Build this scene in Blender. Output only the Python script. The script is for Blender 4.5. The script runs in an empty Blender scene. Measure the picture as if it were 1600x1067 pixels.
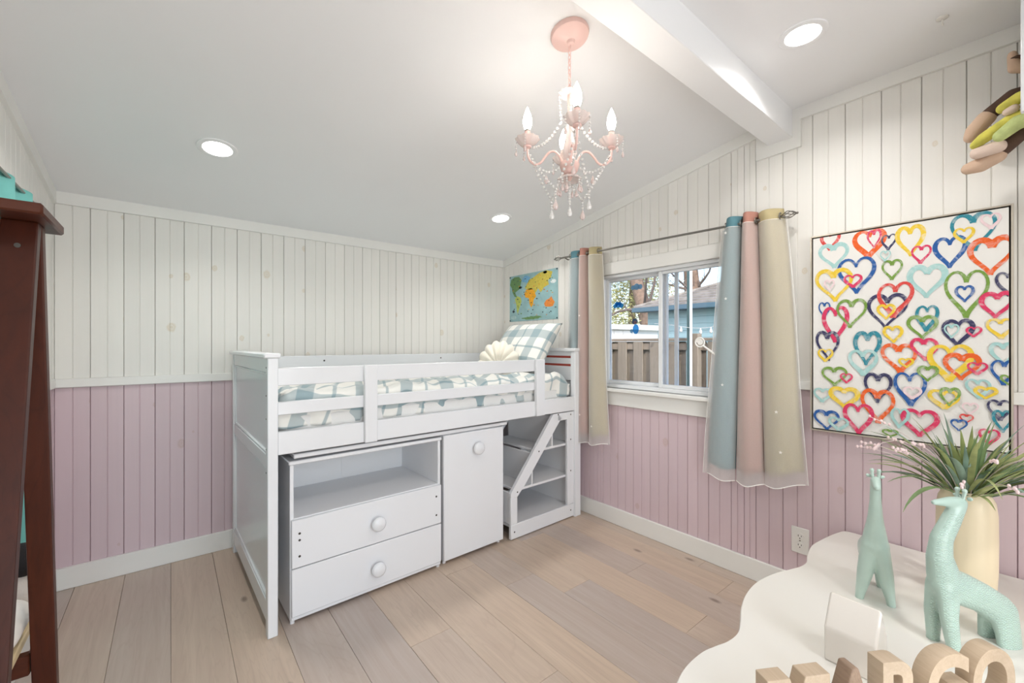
import bpy, bmesh, math, random
from mathutils import Vector, Matrix, noise
SC = bpy.context.scene
COL = SC.collection
PI = math.pi
random.seed(7)

# ------------------------------------------------------------------ camera
cam_d = bpy.data.cameras.new('camera')
cam = bpy.data.objects.new('camera', cam_d)
COL.objects.link(cam)
cam.location = (0, 0, 1.25)
cam.rotation_euler = (PI/2, 0, -math.atan(533/660))
cam_d.sensor_width = 36
cam_d.lens = 660/1600*36
cam_d.shift_y = 4.5/1600
cam_d.clip_start = .02
cam_d.clip_end = 200
SC.camera = cam

# ------------------------------------------------------------------ world, sun, exposure
w = bpy.data.worlds.new('world')
SC.world = w
w.use_nodes = True
nt = w.node_tree
nt.nodes.clear()
sky = nt.nodes.new('ShaderNodeTexSky')
sky.sky_type = 'NISHITA'
sky.sun_disc = False
sky.sun_elevation = math.radians(38)
sky.sun_rotation = math.radians(240)
sky.air_density = 1.0
sky.dust_density = 2.0
bg = nt.nodes.new('ShaderNodeBackground')
bg.inputs['Strength'].default_value = .30
wo = nt.nodes.new('ShaderNodeOutputWorld')
nt.links.new(sky.outputs[0], bg.inputs[0])
nt.links.new(bg.outputs[0], wo.inputs[0])

sun_d = bpy.data.lights.new('sun', 'SUN')
sun = bpy.data.objects.new('sun', sun_d)
COL.objects.link(sun)
sun_d.energy = 2.3
sun_d.angle = math.radians(.6)
sun_d.color = (1, .95, .87)
sun.rotation_euler = Vector((.42, .70, -.62)).to_track_quat('-Z', 'Y').to_euler()

SC.view_settings.view_transform = 'Standard'
SC.view_settings.look = 'None'
SC.view_settings.gamma = 1
SC.view_settings.use_curve_mapping = False
SC.view_settings.exposure = 0.53
LAMP_W = 3.0           # each ceiling downlight
# unseen fill light added behind the camera, set in an added door opening
fill_d = bpy.data.lights.new('fill_light', 'AREA')
day = bpy.data.objects.new('fill_light', fill_d)
COL.objects.link(day)
fill_d.shape = 'RECTANGLE'; fill_d.size = 1.7; fill_d.size_y = 2.0
fill_d.energy = 34; fill_d.color = (.93, .97, 1.0)
day.location = (.55, -1.60, 1.10)
day.rotation_euler = (PI/2, 0, 0)

# ------------------------------------------------------------------ room numbers (metres)
XL, XR, YB, YF = -.477, 2.427, 3.13, -1.5
SL = .17                                   # pitch of the sloping ceiling
def ceil_z(y):
    return 2.02 + SL*(YB - y) if y > .80 else 2.415

# ================================================================== mesh helpers
class MB:
    def __init__(s):
        s.v = []; s.f = []; s.uv = None
    def add(s, vs, fs):
        o = len(s.v)
        s.v += [tuple(p) for p in vs]
        s.f += [tuple(i+o for i in f) for f in fs]
        return s
    def box(s, x0, x1, y0, y1, z0, z1, b=0):
        if x0 > x1: x0, x1 = x1, x0
        if y0 > y1: y0, y1 = y1, y0
        if z0 > z1: z0, z1 = z1, z0
        b = min(b, (x1-x0)*.45, (y1-y0)*.45, (z1-z0)*.45)
        if b <= 0:
            vs = [(x, y, z) for x in (x0, x1) for y in (y0, y1) for z in (z0, z1)]
            return s.add(vs, [(0,1,3,2), (4,6,7,5), (0,4,5,1), (2,3,7,6), (0,2,6,4), (1,5,7,3)])
        L = ((x0, x1), (y0, y1), (z0, z1))
        vs = []; idx = {}
        for c in ((i, j, k) for i in (0,1) for j in (0,1) for k in (0,1)):
            base = [L[a][c[a]] for a in range(3)]
            for a in range(3):
                p = [base[q] + (b if c[q] == 0 else -b) for q in range(3)]
                p[a] = base[a]
                idx[c, a] = len(vs); vs.append(p)
        fs = []
        for a in range(3):
            o1, o2 = [q for q in range(3) if q != a]
            for side in (0, 1):
                r = []
                for q1, q2 in ((0,0), (1,0), (1,1), (0,1)):
                    c = [0,0,0]; c[a] = side; c[o1] = q1; c[o2] = q2
                    r.append(idx[tuple(c), a])
                fs.append(r)
        for a in range(3):
            o1, o2 = [q for q in range(3) if q != a]
            for q1 in (0,1):
                for q2 in (0,1):
                    c0 = [0,0,0]; c0[o1] = q1; c0[o2] = q2; c1 = list(c0); c1[a] = 1
                    c0, c1 = tuple(c0), tuple(c1)
                    fs.append((idx[c0,o1], idx[c1,o1], idx[c1,o2], idx[c0,o2]))
        for c in ((i, j, k) for i in (0,1) for j in (0,1) for k in (0,1)):
            fs.append((idx[c,0], idx[c,1], idx[c,2]))
        return s.add(vs, fs)
    def prism(s, poly, fn0, fn1):
        """poly: 2-D outline; fn0/fn1 map (a,b) to the two end positions."""
        n = len(poly)
        vs = [fn0(*p) for p in poly] + [fn1(*p) for p in poly]
        fs = [tuple(range(n)), tuple(range(2*n-1, n-1, -1))]
        fs += [(i, (i+1) % n, n+(i+1) % n, n+i) for i in range(n)]
        return s.add(vs, fs)
    def tube(s, pts, rad, n=8, cap=True):
        pts = [Vector(p) for p in pts]
        if not isinstance(rad, (list, tuple)): rad = [rad]*len(pts)
        vs = []; ref = None
        for i, p in enumerate(pts):
            t = (pts[min(i+1, len(pts)-1)] - pts[max(i-1, 0)])
            t = t.normalized() if t.length > 1e-9 else Vector((0,0,1))
            if ref is None:
                ref = t.orthogonal().normalized()
            ref = (ref - t*ref.dot(t))
            ref = ref.normalized() if ref.length > 1e-6 else t.orthogonal().normalized()
            b = t.cross(ref)
            for k in range(n):
                a = 2*PI*k/n
                vs.append(p + (ref*math.cos(a) + b*math.sin(a))*rad[i])
        fs = []
        for i in range(len(pts)-1):
            for k in range(n):
                fs.append((i*n+k, i*n+(k+1) % n, (i+1)*n+(k+1) % n, (i+1)*n+k))
        if cap:
            fs.append(tuple(range(n-1, -1, -1)))
            fs.append(tuple(range((len(pts)-1)*n, len(pts)*n)))
        return s.add(vs, fs)
    def lathe(s, prof, n=24, c=(0,0,0), wob=None):
        vs = []
        for r, z in prof:
            for k in range(n):
                a = 2*PI*k/n
                rr = r*(wob(a, z) if wob else 1)
                vs.append((c[0]+rr*math.cos(a), c[1]+rr*math.sin(a), c[2]+z))
        fs = []
        m = len(prof)
        for i in range(m-1):
            for k in range(n):
                fs.append((i*n+k, i*n+(k+1) % n, (i+1)*n+(k+1) % n, (i+1)*n+k))
        if prof[0][0] > 1e-5: fs.append(tuple(range(n-1, -1, -1)))
        if prof[-1][0] > 1e-5: fs.append(tuple(range((m-1)*n, m*n)))
        return s.add(vs, fs)
    def ball(s, c, r, n=8, m=6):
        if not isinstance(r, (list, tuple)): r = (r, r, r)
        vs = [(c[0], c[1], c[2]-r[2])]
        for i in range(1, m):
            ph = PI*i/m
            for k in range(n):
                a = 2*PI*k/n
                vs.append((c[0]+r[0]*math.sin(ph)*math.cos(a), c[1]+r[1]*math.sin(ph)*math.sin(a), c[2]-r[2]*math.cos(ph)))
        vs.append((c[0], c[1], c[2]+r[2]))
        fs = []
        for k in range(n):
            fs.append((0, 1+(k+1) % n, 1+k))
            fs.append((len(vs)-1, 1+(m-2)*n+k, 1+(m-2)*n+(k+1) % n))
        for i in range(m-2):
            for k in range(n):
                fs.append((1+i*n+k, 1+i*n+(k+1) % n, 1+(i+1)*n+(k+1) % n, 1+(i+1)*n+k))
        return s.add(vs, fs)
    def grid(s, nu, nv, fn, uvfn=None):
        o = len(s.v)
        vs = [fn(i/nu, j/nv) for j in range(nv+1) for i in range(nu+1)]
        fs = [(j*(nu+1)+i, j*(nu+1)+i+1, (j+1)*(nu+1)+i+1, (j+1)*(nu+1)+i) for j in range(nv) for i in range(nu)]
        s.add(vs, fs)
        if uvfn:
            if s.uv is None: s.uv = {}
            for j in range(nv+1):
                for i in range(nu+1):
                    s.uv[o+j*(nu+1)+i] = uvfn(i/nu, j/nv)
        return s
    def mesh(s, name, m, smooth=True, ang=38, weld=0, fixn=True):
        me = bpy.data.meshes.new(name)
        me.from_pydata(s.v, [], s.f)
        if s.uv:
            ul = me.uv_layers.new(name='UVMap')
            for lp in me.loops:
                ul.data[lp.index].uv = s.uv.get(lp.vertex_index, (0, 0))
        if fixn or weld:
            bm = bmesh.new(); bm.from_mesh(me)
            if weld: bmesh.ops.remove_doubles(bm, verts=bm.verts, dist=weld)
            if fixn: bmesh.ops.recalc_face_normals(bm, faces=bm.faces)
            bm.to_mesh(me); bm.free()
        if smooth:
            for p in me.polygons: p.use_smooth = True
            if ang: me.set_sharp_from_angle(angle=math.radians(ang))
        me.materials.append(m)
        return me
    def build(s, name, m, parent=None, **k):
        return link(name, s.mesh(name, m, **k), parent)

def link(name, me, parent=None, loc=None, rot=None):
    o = bpy.data.objects.new(name, me)
    COL.objects.link(o)
    if parent: o.parent = parent
    if loc: o.location = loc
    if rot: o.rotation_euler = rot
    return o
def tag(o, label=None, cat=None, group=None, kind=None):
    if label: o['label'] = label
    if cat: o['category'] = cat
    if group: o['group'] = group
    if kind: o['kind'] = kind
    return o
def thing(name, label, cat, loc=(0,0,0), rot=(0,0,0), group=None):
    o = bpy.data.objects.new(name, None)
    COL.objects.link(o)
    o.empty_display_size = .05
    o.location = loc; o.rotation_euler = rot
    return tag(o, label, cat, group)
def struct(o): o['kind'] = 'structure'; return o
def box(name, m, parent, x0, x1, y0, y1, z0, z1, b=.002):
    return MB().box(x0, x1, y0, y1, z0, z1, b).build(name, m, parent)

# ================================================================== material helpers
def lin(c):
    return tuple((x/12.92 if x <= .04045 else ((x+.055)/1.055)**2.4) for x in (q/255 for q in c))
class NT:
    def __init__(s, name):
        s.m = bpy.data.materials.new(name); s.m.use_nodes = True
        s.t = s.m.node_tree; s.t.nodes.clear()
        s.out = s.t.nodes.new('ShaderNodeOutputMaterial')
    def n(s, typ, **kw):
        nd = s.t.nodes.new('ShaderNode'+typ)
        for k, v in kw.items():
            if k.startswith('_'): setattr(nd, k[1:], v)
        return nd
    def l(s, a, b): s.t.links.new(a, b)
    def val(s, sock, v):
        if hasattr(v, 'is_output') or isinstance(v, bpy.types.NodeSocket): s.l(v, sock)
        else: sock.default_value = v
    def math(s, op, a, b=0.0, c=None):
        nd = s.t.nodes.new('ShaderNodeMath'); nd.operation = op
        s.val(nd.inputs[0], a); s.val(nd.inputs[1], b)
        if c is not None: s.val(nd.inputs[2], c)
        return nd.outputs[0]
    def mix(s, fac, a, b):
        nd = s.t.nodes.new('ShaderNodeMix'); nd.data_type = 'RGBA'
        s.val(nd.inputs[0], fac)
        for k, v in ((6, a), (7, b)):
            if isinstance(v, tuple) and len(v) == 3: v = (*v, 1)
            s.val(nd.inputs[k], v)
        return nd.outputs[2]
    def ramp(s, fac, stops):
        nd = s.t.nodes.new('ShaderNodeValToRGB')
        el = nd.color_ramp.elements
        while len(el) > 1: el.remove(el[-1])
        el[0].position = stops[0][0]; el[0].color = stops[0][1]
        for p, c in stops[1:]:
            e = el.new(p); e.color = c
        s.l(fac, nd.inputs[0])
        return nd.outputs[0]
    def coord(s, scale=(1,1,1), kind='Object', jitter=0):
        tc = s.t.nodes.new('ShaderNodeTexCoord')
        src = tc.outputs[kind]
        if jitter:
            oi = s.t.nodes.new('ShaderNodeObjectInfo')
            cm = s.t.nodes.new('ShaderNodeCombineXYZ')
            for i in range(3): s.l(s.math('MULTIPLY', oi.outputs['Random'], jitter*(i*1.7+1)), cm.inputs[i])
            va = s.t.nodes.new('ShaderNodeVectorMath'); va.operation = 'ADD'
            s.l(src, va.inputs[0]); s.l(cm.outputs[0], va.inputs[1]); src = va.outputs[0]
        mp = s.t.nodes.new('ShaderNodeMapping')
        s.l(src, mp.inputs[0]); mp.inputs['Scale'].default_value = scale
        return mp.outputs[0]
    def noise(s, vec, scale=5, detail=3, rough=.5, dist=0):
        nd = s.t.nodes.new('ShaderNodeTexNoise')
        s.l(vec, nd.inputs['Vector'])
        nd.inputs['Scale'].default_value = scale; nd.inputs['Detail'].default_value = detail
        nd.inputs['Roughness'].default_value = rough; nd.inputs['Distortion'].default_value = dist
        return nd.outputs[0]
    def bump(s, h, strength=.2, dist=.002):
        nd = s.t.nodes.new('ShaderNodeBump')
        nd.inputs['Strength'].default_value = strength; nd.inputs['Distance'].default_value = dist
        s.l(h, nd.inputs['Height'])
        return nd.outputs[0]
    def pbr(s, col, rough=.5, metal=0, normal=None, spec=.5, **kw):
        p = s.t.nodes.new('ShaderNodeBsdfPrincipled')
        if isinstance(col, tuple) and len(col) == 3: col = (*col, 1)
        s.val(p.inputs['Base Color'], col); s.val(p.inputs['Roughness'], rough)
        p.inputs['Metallic'].default_value = metal
        p.inputs['Specular IOR Level'].default_value = spec
        for k, v in kw.items():
            s.val(p.inputs[k.replace('_', ' ')], v)
        if normal is not None: s.l(normal, p.inputs['Normal'])
        s.l(p.outputs[0], s.out.inputs[0])
        return p

MATS = {}
def simple(name, rgb, rough=.5, metal=0, var=.05, scale=6, bump=0, bscale=60, spec=.5, **kw):
    """plain painted / plastic / cloth surface with a faint procedural mottling"""
    if name in MATS: return MATS[name]
    t = NT(name); c = lin(rgb)
    v = t.coord()
    nz = t.noise(v, scale, 3)
    lo = tuple(x*(1-var) for x in c); hi = tuple(min(1, x*(1+var)) for x in c)
    col = t.ramp(nz, [(.3, (*lo, 1)), (.7, (*hi, 1))])
    nrm = t.bump(t.noise(v, bscale, 4), bump, .003) if bump else None
    t.pbr(col, rough, metal, nrm, spec, **kw)
    MATS[name] = t.m
    return t.m

def board_mat(name, rgb, knot, knot_amt, rough=.5):
    t = NT(name); c = lin(rgb)
    v = t.coord(jitter=7.3)
    oi = t.n('ObjectInfo')
    # painted grain showing faintly
    g = t.noise(t.coord((55, 55, 1.4), jitter=3.1), 1, 4, .6, .4)
    base = t.mix(t.math('MULTIPLY', oi.outputs['Random'], .9), tuple(x*.965 for x in c), tuple(min(1, x*1.02) for x in c))
    base = t.mix(t.ramp(g, [(.45, (0,0,0,1)), (.8, (.16,.16,.16,1))]), base, tuple(x*.84 for x in c))
    vo = t.n('TexVoronoi'); vo.feature = 'F1'; vo.voronoi_dimensions = '2D'
    sv = t.n('SeparateXYZ'); t.l(t.coord(jitter=11.7), sv.inputs[0])
    cv = t.n('CombineXYZ'); t.l(t.math('ADD', sv.outputs[0], sv.outputs[1]), cv.inputs[0]); t.l(t.math('MULTIPLY', sv.outputs[2], .75), cv.inputs[1])
    t.l(cv.outputs[0], vo.inputs['Vector']); vo.inputs['Scale'].default_value = 6.0
    vo.inputs['Randomness'].default_value = 1
    # only some cells carry a knot
    sep = t.n('SeparateColor'); t.l(vo.outputs['Color'], sep.inputs[0])
    on = t.math('GREATER_THAN', sep.outputs[0], .80)
    d = t.math('DIVIDE', vo.outputs['Distance'], t.math('ADD', .35, t.math('MULTIPLY', sep.outputs[1], 1.1)))
    d = t.math('ADD', d, t.math('MULTIPLY', t.math('SUBTRACT', t.noise(t.coord(), 70, 3), .5), .06))
    ring = t.ramp(d, [(.0, (.9,.9,.9,1)), (.035, (.35,.35,.35,1)), (.06, (.8,.8,.8,1)), (.10, (0,0,0,1))])
    k = t.math('MULTIPLY', t.math('MULTIPLY', ring, on), knot_amt)
    col = t.mix(k, base, lin(knot))
    t.pbr(col, rough, 0, t.bump(g, .12, .0015), .4)
    return t.m

def wood_mat(name, rgbs, rough=.4, axis=1, grain=1.0, jit=9.0, hue=0.6, spec=.4, bump=.08):
    """long-grained timber; axis = grain direction in object space"""
    t = NT(name)
    sc = [26, 26, 26]; sc[axis] = 1.3
    v = t.coord(tuple(sc), jitter=jit)
    n1 = t.noise(v, 1.0*grain, 5, .62, 1.2)
    s2 = [5.5, 5.5, 5.5]; s2[axis] = .55
    n2 = t.noise(t.coord(tuple(s2), jitter=jit), 1.0*grain, 3, .5, 2.2)
    wv = t.math('FRACT', t.math('MULTIPLY', n2, 9.0))
    wv = t.math('ABSOLUTE', t.math('SUBTRACT', wv, .5))
    oi = t.n('ObjectInfo')
    c0, c1, c2, c3 = [lin(c) for c in rgbs]
    base = t.mix(oi.outputs['Random'], c0, c1)
    f1 = t.ramp(n1, [(.38, (1,1,1,1)), (.68, (0,0,0,1))])
    col = t.mix(t.math('MULTIPLY', f1, .55*hue), base, c2)
    f2 = t.ramp(wv, [(.0, (1,1,1,1)), (.16, (0,0,0,1))])
    col = t.mix(t.math('MULTIPLY', f2, .32*hue), col, c2)
    vo = t.n('TexVoronoi')
    s3 = [3.2, 3.2, 3.2]; s3[axis] = 1.5
    if axis == 1: vo.voronoi_dimensions = '2D'
    t.l(t.coord(tuple(s3), jitter=jit*1.3), vo.inputs['Vector']); vo.inputs['Scale'].default_value = 1
    sep = t.n('SeparateColor'); t.l(vo.outputs['Color'], sep.inputs[0])
    on = t.math('GREATER_THAN', sep.outputs[1], .80)
    kn = t.ramp(vo.outputs['Distance'], [(.02, (1,1,1,1)), (.055, (0,0,0,1))])
    col = t.mix(t.math('MULTIPLY', t.math('MULTIPLY', kn, on), .7), col, c3)
    t.pbr(col, rough, 0, t.bump(n1, bump, .001), spec)
    return t.m

def plaid_mat(name):
    t = NT(name)
    tc = t.n('TexCoord'); sp = t.n('SeparateXYZ'); t.l(tc.outputs['UV'], sp.inputs[0])
    def band(x, period, off, half, soft=.004):
        fr = t.math('FRACT', t.math('ADD', t.math('DIVIDE', x, period), off))
        d = t.math('MULTIPLY', t.math('ABSOLUTE', t.math('SUBTRACT', fr, .5)), period)
        return t.math('SUBTRACT', 1.0, t.math('SMOOTH_MAX', 0.0, t.math('MINIMUM', t.math('DIVIDE', t.math('SUBTRACT', d, half), soft), 1.0), .01))
    u, v = sp.outputs[0], sp.outputs[1]
    P = .25
    tot = None
    for ax in (u, v):
        wide = t.math('MULTIPLY', band(ax, P, 0, .036), .52)
        thin = t.math('MULTIPLY', band(ax, P, .5, .006), .55)
        m_ = t.math('MAXIMUM', wide, thin)
        inv = t.math('SUBTRACT', 1.0, m_)
        tot = inv if tot is None else t.math('MULTIPLY', tot, inv)
    f = t.math('SUBTRACT', 1.0, tot)
    weave = t.noise(t.coord((1,1,1), 'UV'), 900, 2)
    col = t.mix(f, lin((240, 239, 233)), lin((106, 143, 156)))
    t.pbr(col, .85, 0, t.bump(weave, .25, .001), .2, Sheen_Weight=.2)
    return t.m

def glass_mat(name, tint=(1,1,1), refl=.12):
    t = NT(name)
    tr = t.n('BsdfTransparent'); tr.inputs[0].default_value = (*tint, 1)
    gl = t.n('BsdfGlossy'); gl.inputs['Roughness'].default_value = .02
    nz = t.noise(t.coord(), 1.5, 2)
    fr = t.n('Fresnel'); fr.inputs[0].default_value = 1.45
    mx = t.n('MixShader')
    t.l(t.math('MULTIPLY', t.math('MULTIPLY', fr.outputs[0], t.math('ADD', nz, .5)), refl/.12*.8), mx.inputs[0])
    t.l(tr.outputs[0], mx.inputs[1]); t.l(gl.outputs[0], mx.inputs[2])
    t.l(mx.outputs[0], t.out.inputs[0])
    return t.m

def emit_mat(name, rgb, strength):
    t = NT(name)
    e = t.n('Emission'); e.inputs[0].default_value = (*rgb, 1)
    nz = t.noise(t.coord(), 4, 1)
    t.l(t.math('MULTIPLY', t.math('ADD', t.math('MULTIPLY', nz, .02), .99), strength), e.inputs[1])
    t.l(e.outputs[0], t.out.inputs[0])
    return t.m

def sheer_mat(name, opac=.45):
    t = NT(name)
    tr = t.n('BsdfTransparent'); tl = t.n('BsdfTranslucent'); df = t.n('BsdfDiffuse')
    for nd in (tl, df): nd.inputs[0].default_value = (.93, .92, .90, 1)
    m1 = t.n('MixShader'); m1.inputs[0].default_value = .4
    t.l(df.outputs[0], m1.inputs[1]); t.l(tl.outputs[0], m1.inputs[2])
    lw = t.n('LayerWeight'); lw.inputs[0].default_value = .35
    nz = t.noise(t.coord((1,1,1)), 300, 2)
    op = t.math('MINIMUM', 1.0, t.math('ADD', t.math('MULTIPLY', lw.outputs['Facing'], .45), t.math('ADD', opac-.05, t.math('MULTIPLY', nz, .1))))
    m2 = t.n('MixShader'); t.l(op, m2.inputs[0])
    t.l(tr.outputs[0], m2.inputs[1]); t.l(m1.outputs[0], m2.inputs[2])
    t.l(m2.outputs[0], t.out.inputs[0])
    return t.m

def wave_mat(name, rgb, pattern=True, R=.0150):
    """pale glazed ceramic; the pattern is an embossed scale-wave (concentric arcs)"""
    t = NT(name); c = lin(rgb)
    col = t.ramp(t.noise(t.coord(), 14, 3), [(.3, (*[x*.93 for x in c], 1)), (.7, (*[min(1, x*1.05) for x in c], 1))])
    nrm = None
    if pattern:
        tc = t.n('TexCoord'); sp = t.n('SeparateXYZ'); t.l(tc.outputs['Object'], sp.inputs[0])
        x, y, z = sp.outputs
        H = R*.5
        row0 = t.math('FLOOR', t.math('DIVIDE', z, H))
        best = None
        for k in (0, -1, -2):            # upper rows first, lower rows paint over them
            row = t.math('ADD', row0, float(k))
            odd = t.math('FRACT', t.math('MULTIPLY', row, .5))
            xs = t.math('ADD', x, t.math('MULTIPLY', odd, 2*R))
            xx = t.math('MULTIPLY', t.math('SUBTRACT', t.math('FRACT', t.math('DIVIDE', xs, 2*R)), .5), 2*R)
            zz = t.math('SUBTRACT', z, t.math('MULTIPLY', row, H))
            d = t.math('SQRT', t.math('ADD', t.math('MULTIPLY', xx, xx), t.math('MULTIPLY', zz, zz)))
            inside = t.math('LESS_THAN', d, R)
            best = d if best is None else t.math('ADD', t.math('MULTIPLY', inside, d), t.math('MULTIPLY', t.math('SUBTRACT', 1.0, inside), best))
        ring = t.math('ABSOLUTE', t.math('SUBTRACT', t.math('FRACT', t.math('DIVIDE', best, R/3.0)), .5))
        line = t.ramp(ring, [(.26, (0,0,0,1)), (.42, (1,1,1,1))])
        ge = t.n('NewGeometry'); vt = t.n('VectorTransform')
        vt.vector_type = 'NORMAL'; vt.convert_from = 'WORLD'; vt.convert_to = 'OBJECT'
        t.l(ge.outputs['Normal'], vt.inputs[0])
        sn = t.n('SeparateXYZ'); t.l(vt.outputs[0], sn.inputs[0])
        sidef = t.math('GREATER_THAN', t.math('ABSOLUTE', sn.outputs[1]), .5)
        body = t.math('LESS_THAN', z, .375)
        f = t.math('MULTIPLY', t.math('MULTIPLY', line, sidef), body)
        col = t.mix(t.math('MULTIPLY', f, .95), col, tuple(min(1, q*1.5) for q in c))
        nrm = t.bump(f, .8, .0016)
    t.pbr(col, .32, 0, nrm, .5, Coat_Weight=.2, Coat_Roughness=.15)
    return t.m

# ------------------------------------------------------------------ palette
m_ceiling = simple('ceiling_paint', (243, 243, 244), .75, var=.012, scale=1.5, bump=.04, bscale=180)
m_trim = simple('trim_paint', (240, 239, 235), .42, var=.015, scale=3)
m_board_w = board_mat('white_board_paint', (241, 239, 234), (212, 194, 162), .62)
m_board_p = board_mat('pink_board_paint', (218, 197, 203), (190, 158, 142), .5)
m_back = simple('wall_backing', (150, 138, 132), .9)
m_back_p = simple('wall_backing_pink', (140, 105, 118), .9)
m_white = simple('white_furniture_paint', (237, 239, 242), .22, var=.01, scale=2)
m_white_in = simple('white_laminate', (234, 235, 237), .45, var=.012, scale=2)
m_gap = simple('dark_screw_metal', (70, 66, 62), .5, metal=.6)
m_floor = wood_mat('oak_plank', [(211, 190, 170), (192, 180, 173), (172, 150, 134), (112, 94, 82)], .38, 1)
m_sub = simple('subfloor', (92, 78, 64), .9)
m_dark = wood_mat('dark_stained_wood', [(80, 37, 21), (66, 28, 16), (36, 13, 8), (20, 8, 5)], .40, 2, spec=.28)
m_dark_x = wood_mat('dark_stained_wood_cap', [(88, 44, 27), (74, 36, 22), (44, 18, 11), (26, 10, 7)], .40, 0, spec=.28)
m_teal = simple('teal_cloth', (120, 196, 190), .85, var=.06, bump=.2, bscale=300)
m_plaid = plaid_mat('blue_plaid_cotton')
m_cream = simple('cream_plush', (243, 237, 222), .9, bump=.35, bscale=260, Sheen_Weight=.4)
m_mattress = simple('mattress_ticking', (232, 232, 230), .8, bump=.2, bscale=200)
m_glass = glass_mat('window_glass')
m_vinyl = simple('white_vinyl', (236, 238, 240), .35, var=.01)
m_pink = simple('pink_lamp_paint', (235, 200, 192), .38, var=.03)
m_crystal = None
def crystal_mat(name, tint, trans=.5, rough=.04):
    t = NT(name)
    nz = t.noise(t.coord(), 40, 2)
    col = t.mix(nz, tuple(x*.96 for x in tint), tint)
    t.pbr(col, rough, 0, None, .8, Transmission_Weight=trans, IOR=1.45)
    return t.m
m_crystal = crystal_mat('clear_crystal', (1, .975, .955), .4)
m_crystal_p = crystal_mat('blush_crystal', (1, .85, .82))
m_bobeche = crystal_mat('blush_glass', (1, .90, .87), .5, .22)
m_bulb = emit_mat('lit_candle_bulb', (1, .92, .82), 36)
m_lens = emit_mat('lit_downlight_lens', (1, .97, .92), 9)
m_steel = simple('brushed_steel', (140, 136, 130), .3, metal=.9)
m_plate = simple('outlet_plastic', (240, 238, 234), .35, var=.01)
m_table = simple('white_table_lacquer', (238, 235, 228), .33, var=.012, scale=3)
m_vase = simple('cream_ceramic', (232, 216, 186), .45, var=.03, scale=3)
m_house = simple('glossy_white_ceramic', (228, 222, 214), .07, var=.01, Coat_Weight=.6, Coat_Roughness=.03)
m_gir_plain = wave_mat('mint_ceramic', (188, 210, 200), False)
m_gir_wave = wave_mat('mint_wave_ceramic', (176, 200, 190), True)
m_letter = wood_mat('pale_block_wood', [(206, 188, 166), (196, 176, 152), (166, 142, 116), (112, 88, 66)], .55, 1, grain=2.2)
m_letter_d = wood_mat('weathered_block_wood', [(160, 136, 116), (150, 126, 106), (100, 78, 62), (60, 44, 34)], .6, 1, grain=2.2)

# ================================================================== THE ROOM
# ---- floor: sub-floor plus single oak planks running along Y
floor = struct(MB().box(XL-.15, XR+.15, YF-.15, YB+.15, -.08, -.014).build('floor', m_sub))
PW = .1925
rnd = random.Random(21)
k0 = math.floor((XL-.001)/PW)
known = {8: [1.49, 0.2], 9: [2.05, .95], 10: [1.40, .1], 11: [2.5, 1.0], 7: [1.72, .45], 6: [2.0, .62], 5: [1.15, -.2], 4: [1.62, 0.1], 3: [.75, 2.3], 2: [1.33, -.4]}
for k in range(k0, int(XR/PW)+1):
    xa, xb = max(k*PW, XL-.02)+.0005, min((k+1)*PW, XR+.02)-.0005
    if xb-xa < .01: continue
    cuts = sorted(known.get(k, [rnd.uniform(-1, 0), rnd.uniform(.9, 2.3)]))
    if cuts[0] > -.3: cuts = [cuts[0]-1.35-.2*rnd.random()] + cuts
    ys = [YF-.02] + [c for c in cuts if YF+.1 < c < YB-.1] + [YB+.02]
    for a, b in zip(ys, ys[1:]):
        MB().box(xa, xb, a+.0004, b-.0004, -.014, 0, .0010).build('plank', m_floor, floor)

# ---- ceiling: pitched half behind the beam, level half above the camera
cl = MB()
cl.prism([(YB+.15, ceil_z(YB+.15)), (.80, ceil_z(.801)), (.80, 2.6), (YB+.15, 2.6)], lambda y, z: (XL-.15, y, z), lambda y, z: (XR+.15, y, z))
cl.box(XL-.15, XR+.15, YF-.15, .80, 2.415, 2.6)
struct(cl.build('ceiling', m_ceiling, smooth=False))
struct(MB().box(XL, XR, .757, .872, 2.277, 2.45, .003).build('ceiling_beam', m_ceiling))

# ---- walls
WIN = (.99, 2.0, .945, 1.74)            # window opening: y0, y1, z0, z1
wb = struct(MB().box(XL-.12, XR+.12, YB, YB+.12, -.08, 2.6).build('wall_back', m_back))
wr = MB()
wr.box(XR, XR+.12, YF-.12, WIN[0], -.08, 2.6); wr.box(XR, XR+.12, WIN[1], YB, -.08, 2.6)
wr.box(XR, XR+.12, WIN[0], WIN[1], -.08, WIN[2]); wr.box(XR, XR+.12, WIN[0], WIN[1], WIN[3], 2.6)
wr = struct(wr.build('wall_right', m_back))
wl = struct(MB().box(XL-.12, XL, YF-.12, YB, -.08, 2.6).build('wall_left', m_board_w))
DR = (-.32, 1.42, .06, 2.12)             # opening of the added, unseen door for the fill light: x0, x1, z0, z1
wf = MB().box(XL-.12, DR[0], YF-.12, YF, -.08, 2.6).box(DR[1], XR+.12, YF-.12, YF, -.08, 2.6)
wf.box(DR[0], DR[1], YF-.12, YF, -.08, DR[2]).box(DR[0], DR[1], YF-.12, YF, DR[3], 2.6)
wf = struct(wf.build('wall_front', m_board_w))

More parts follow.
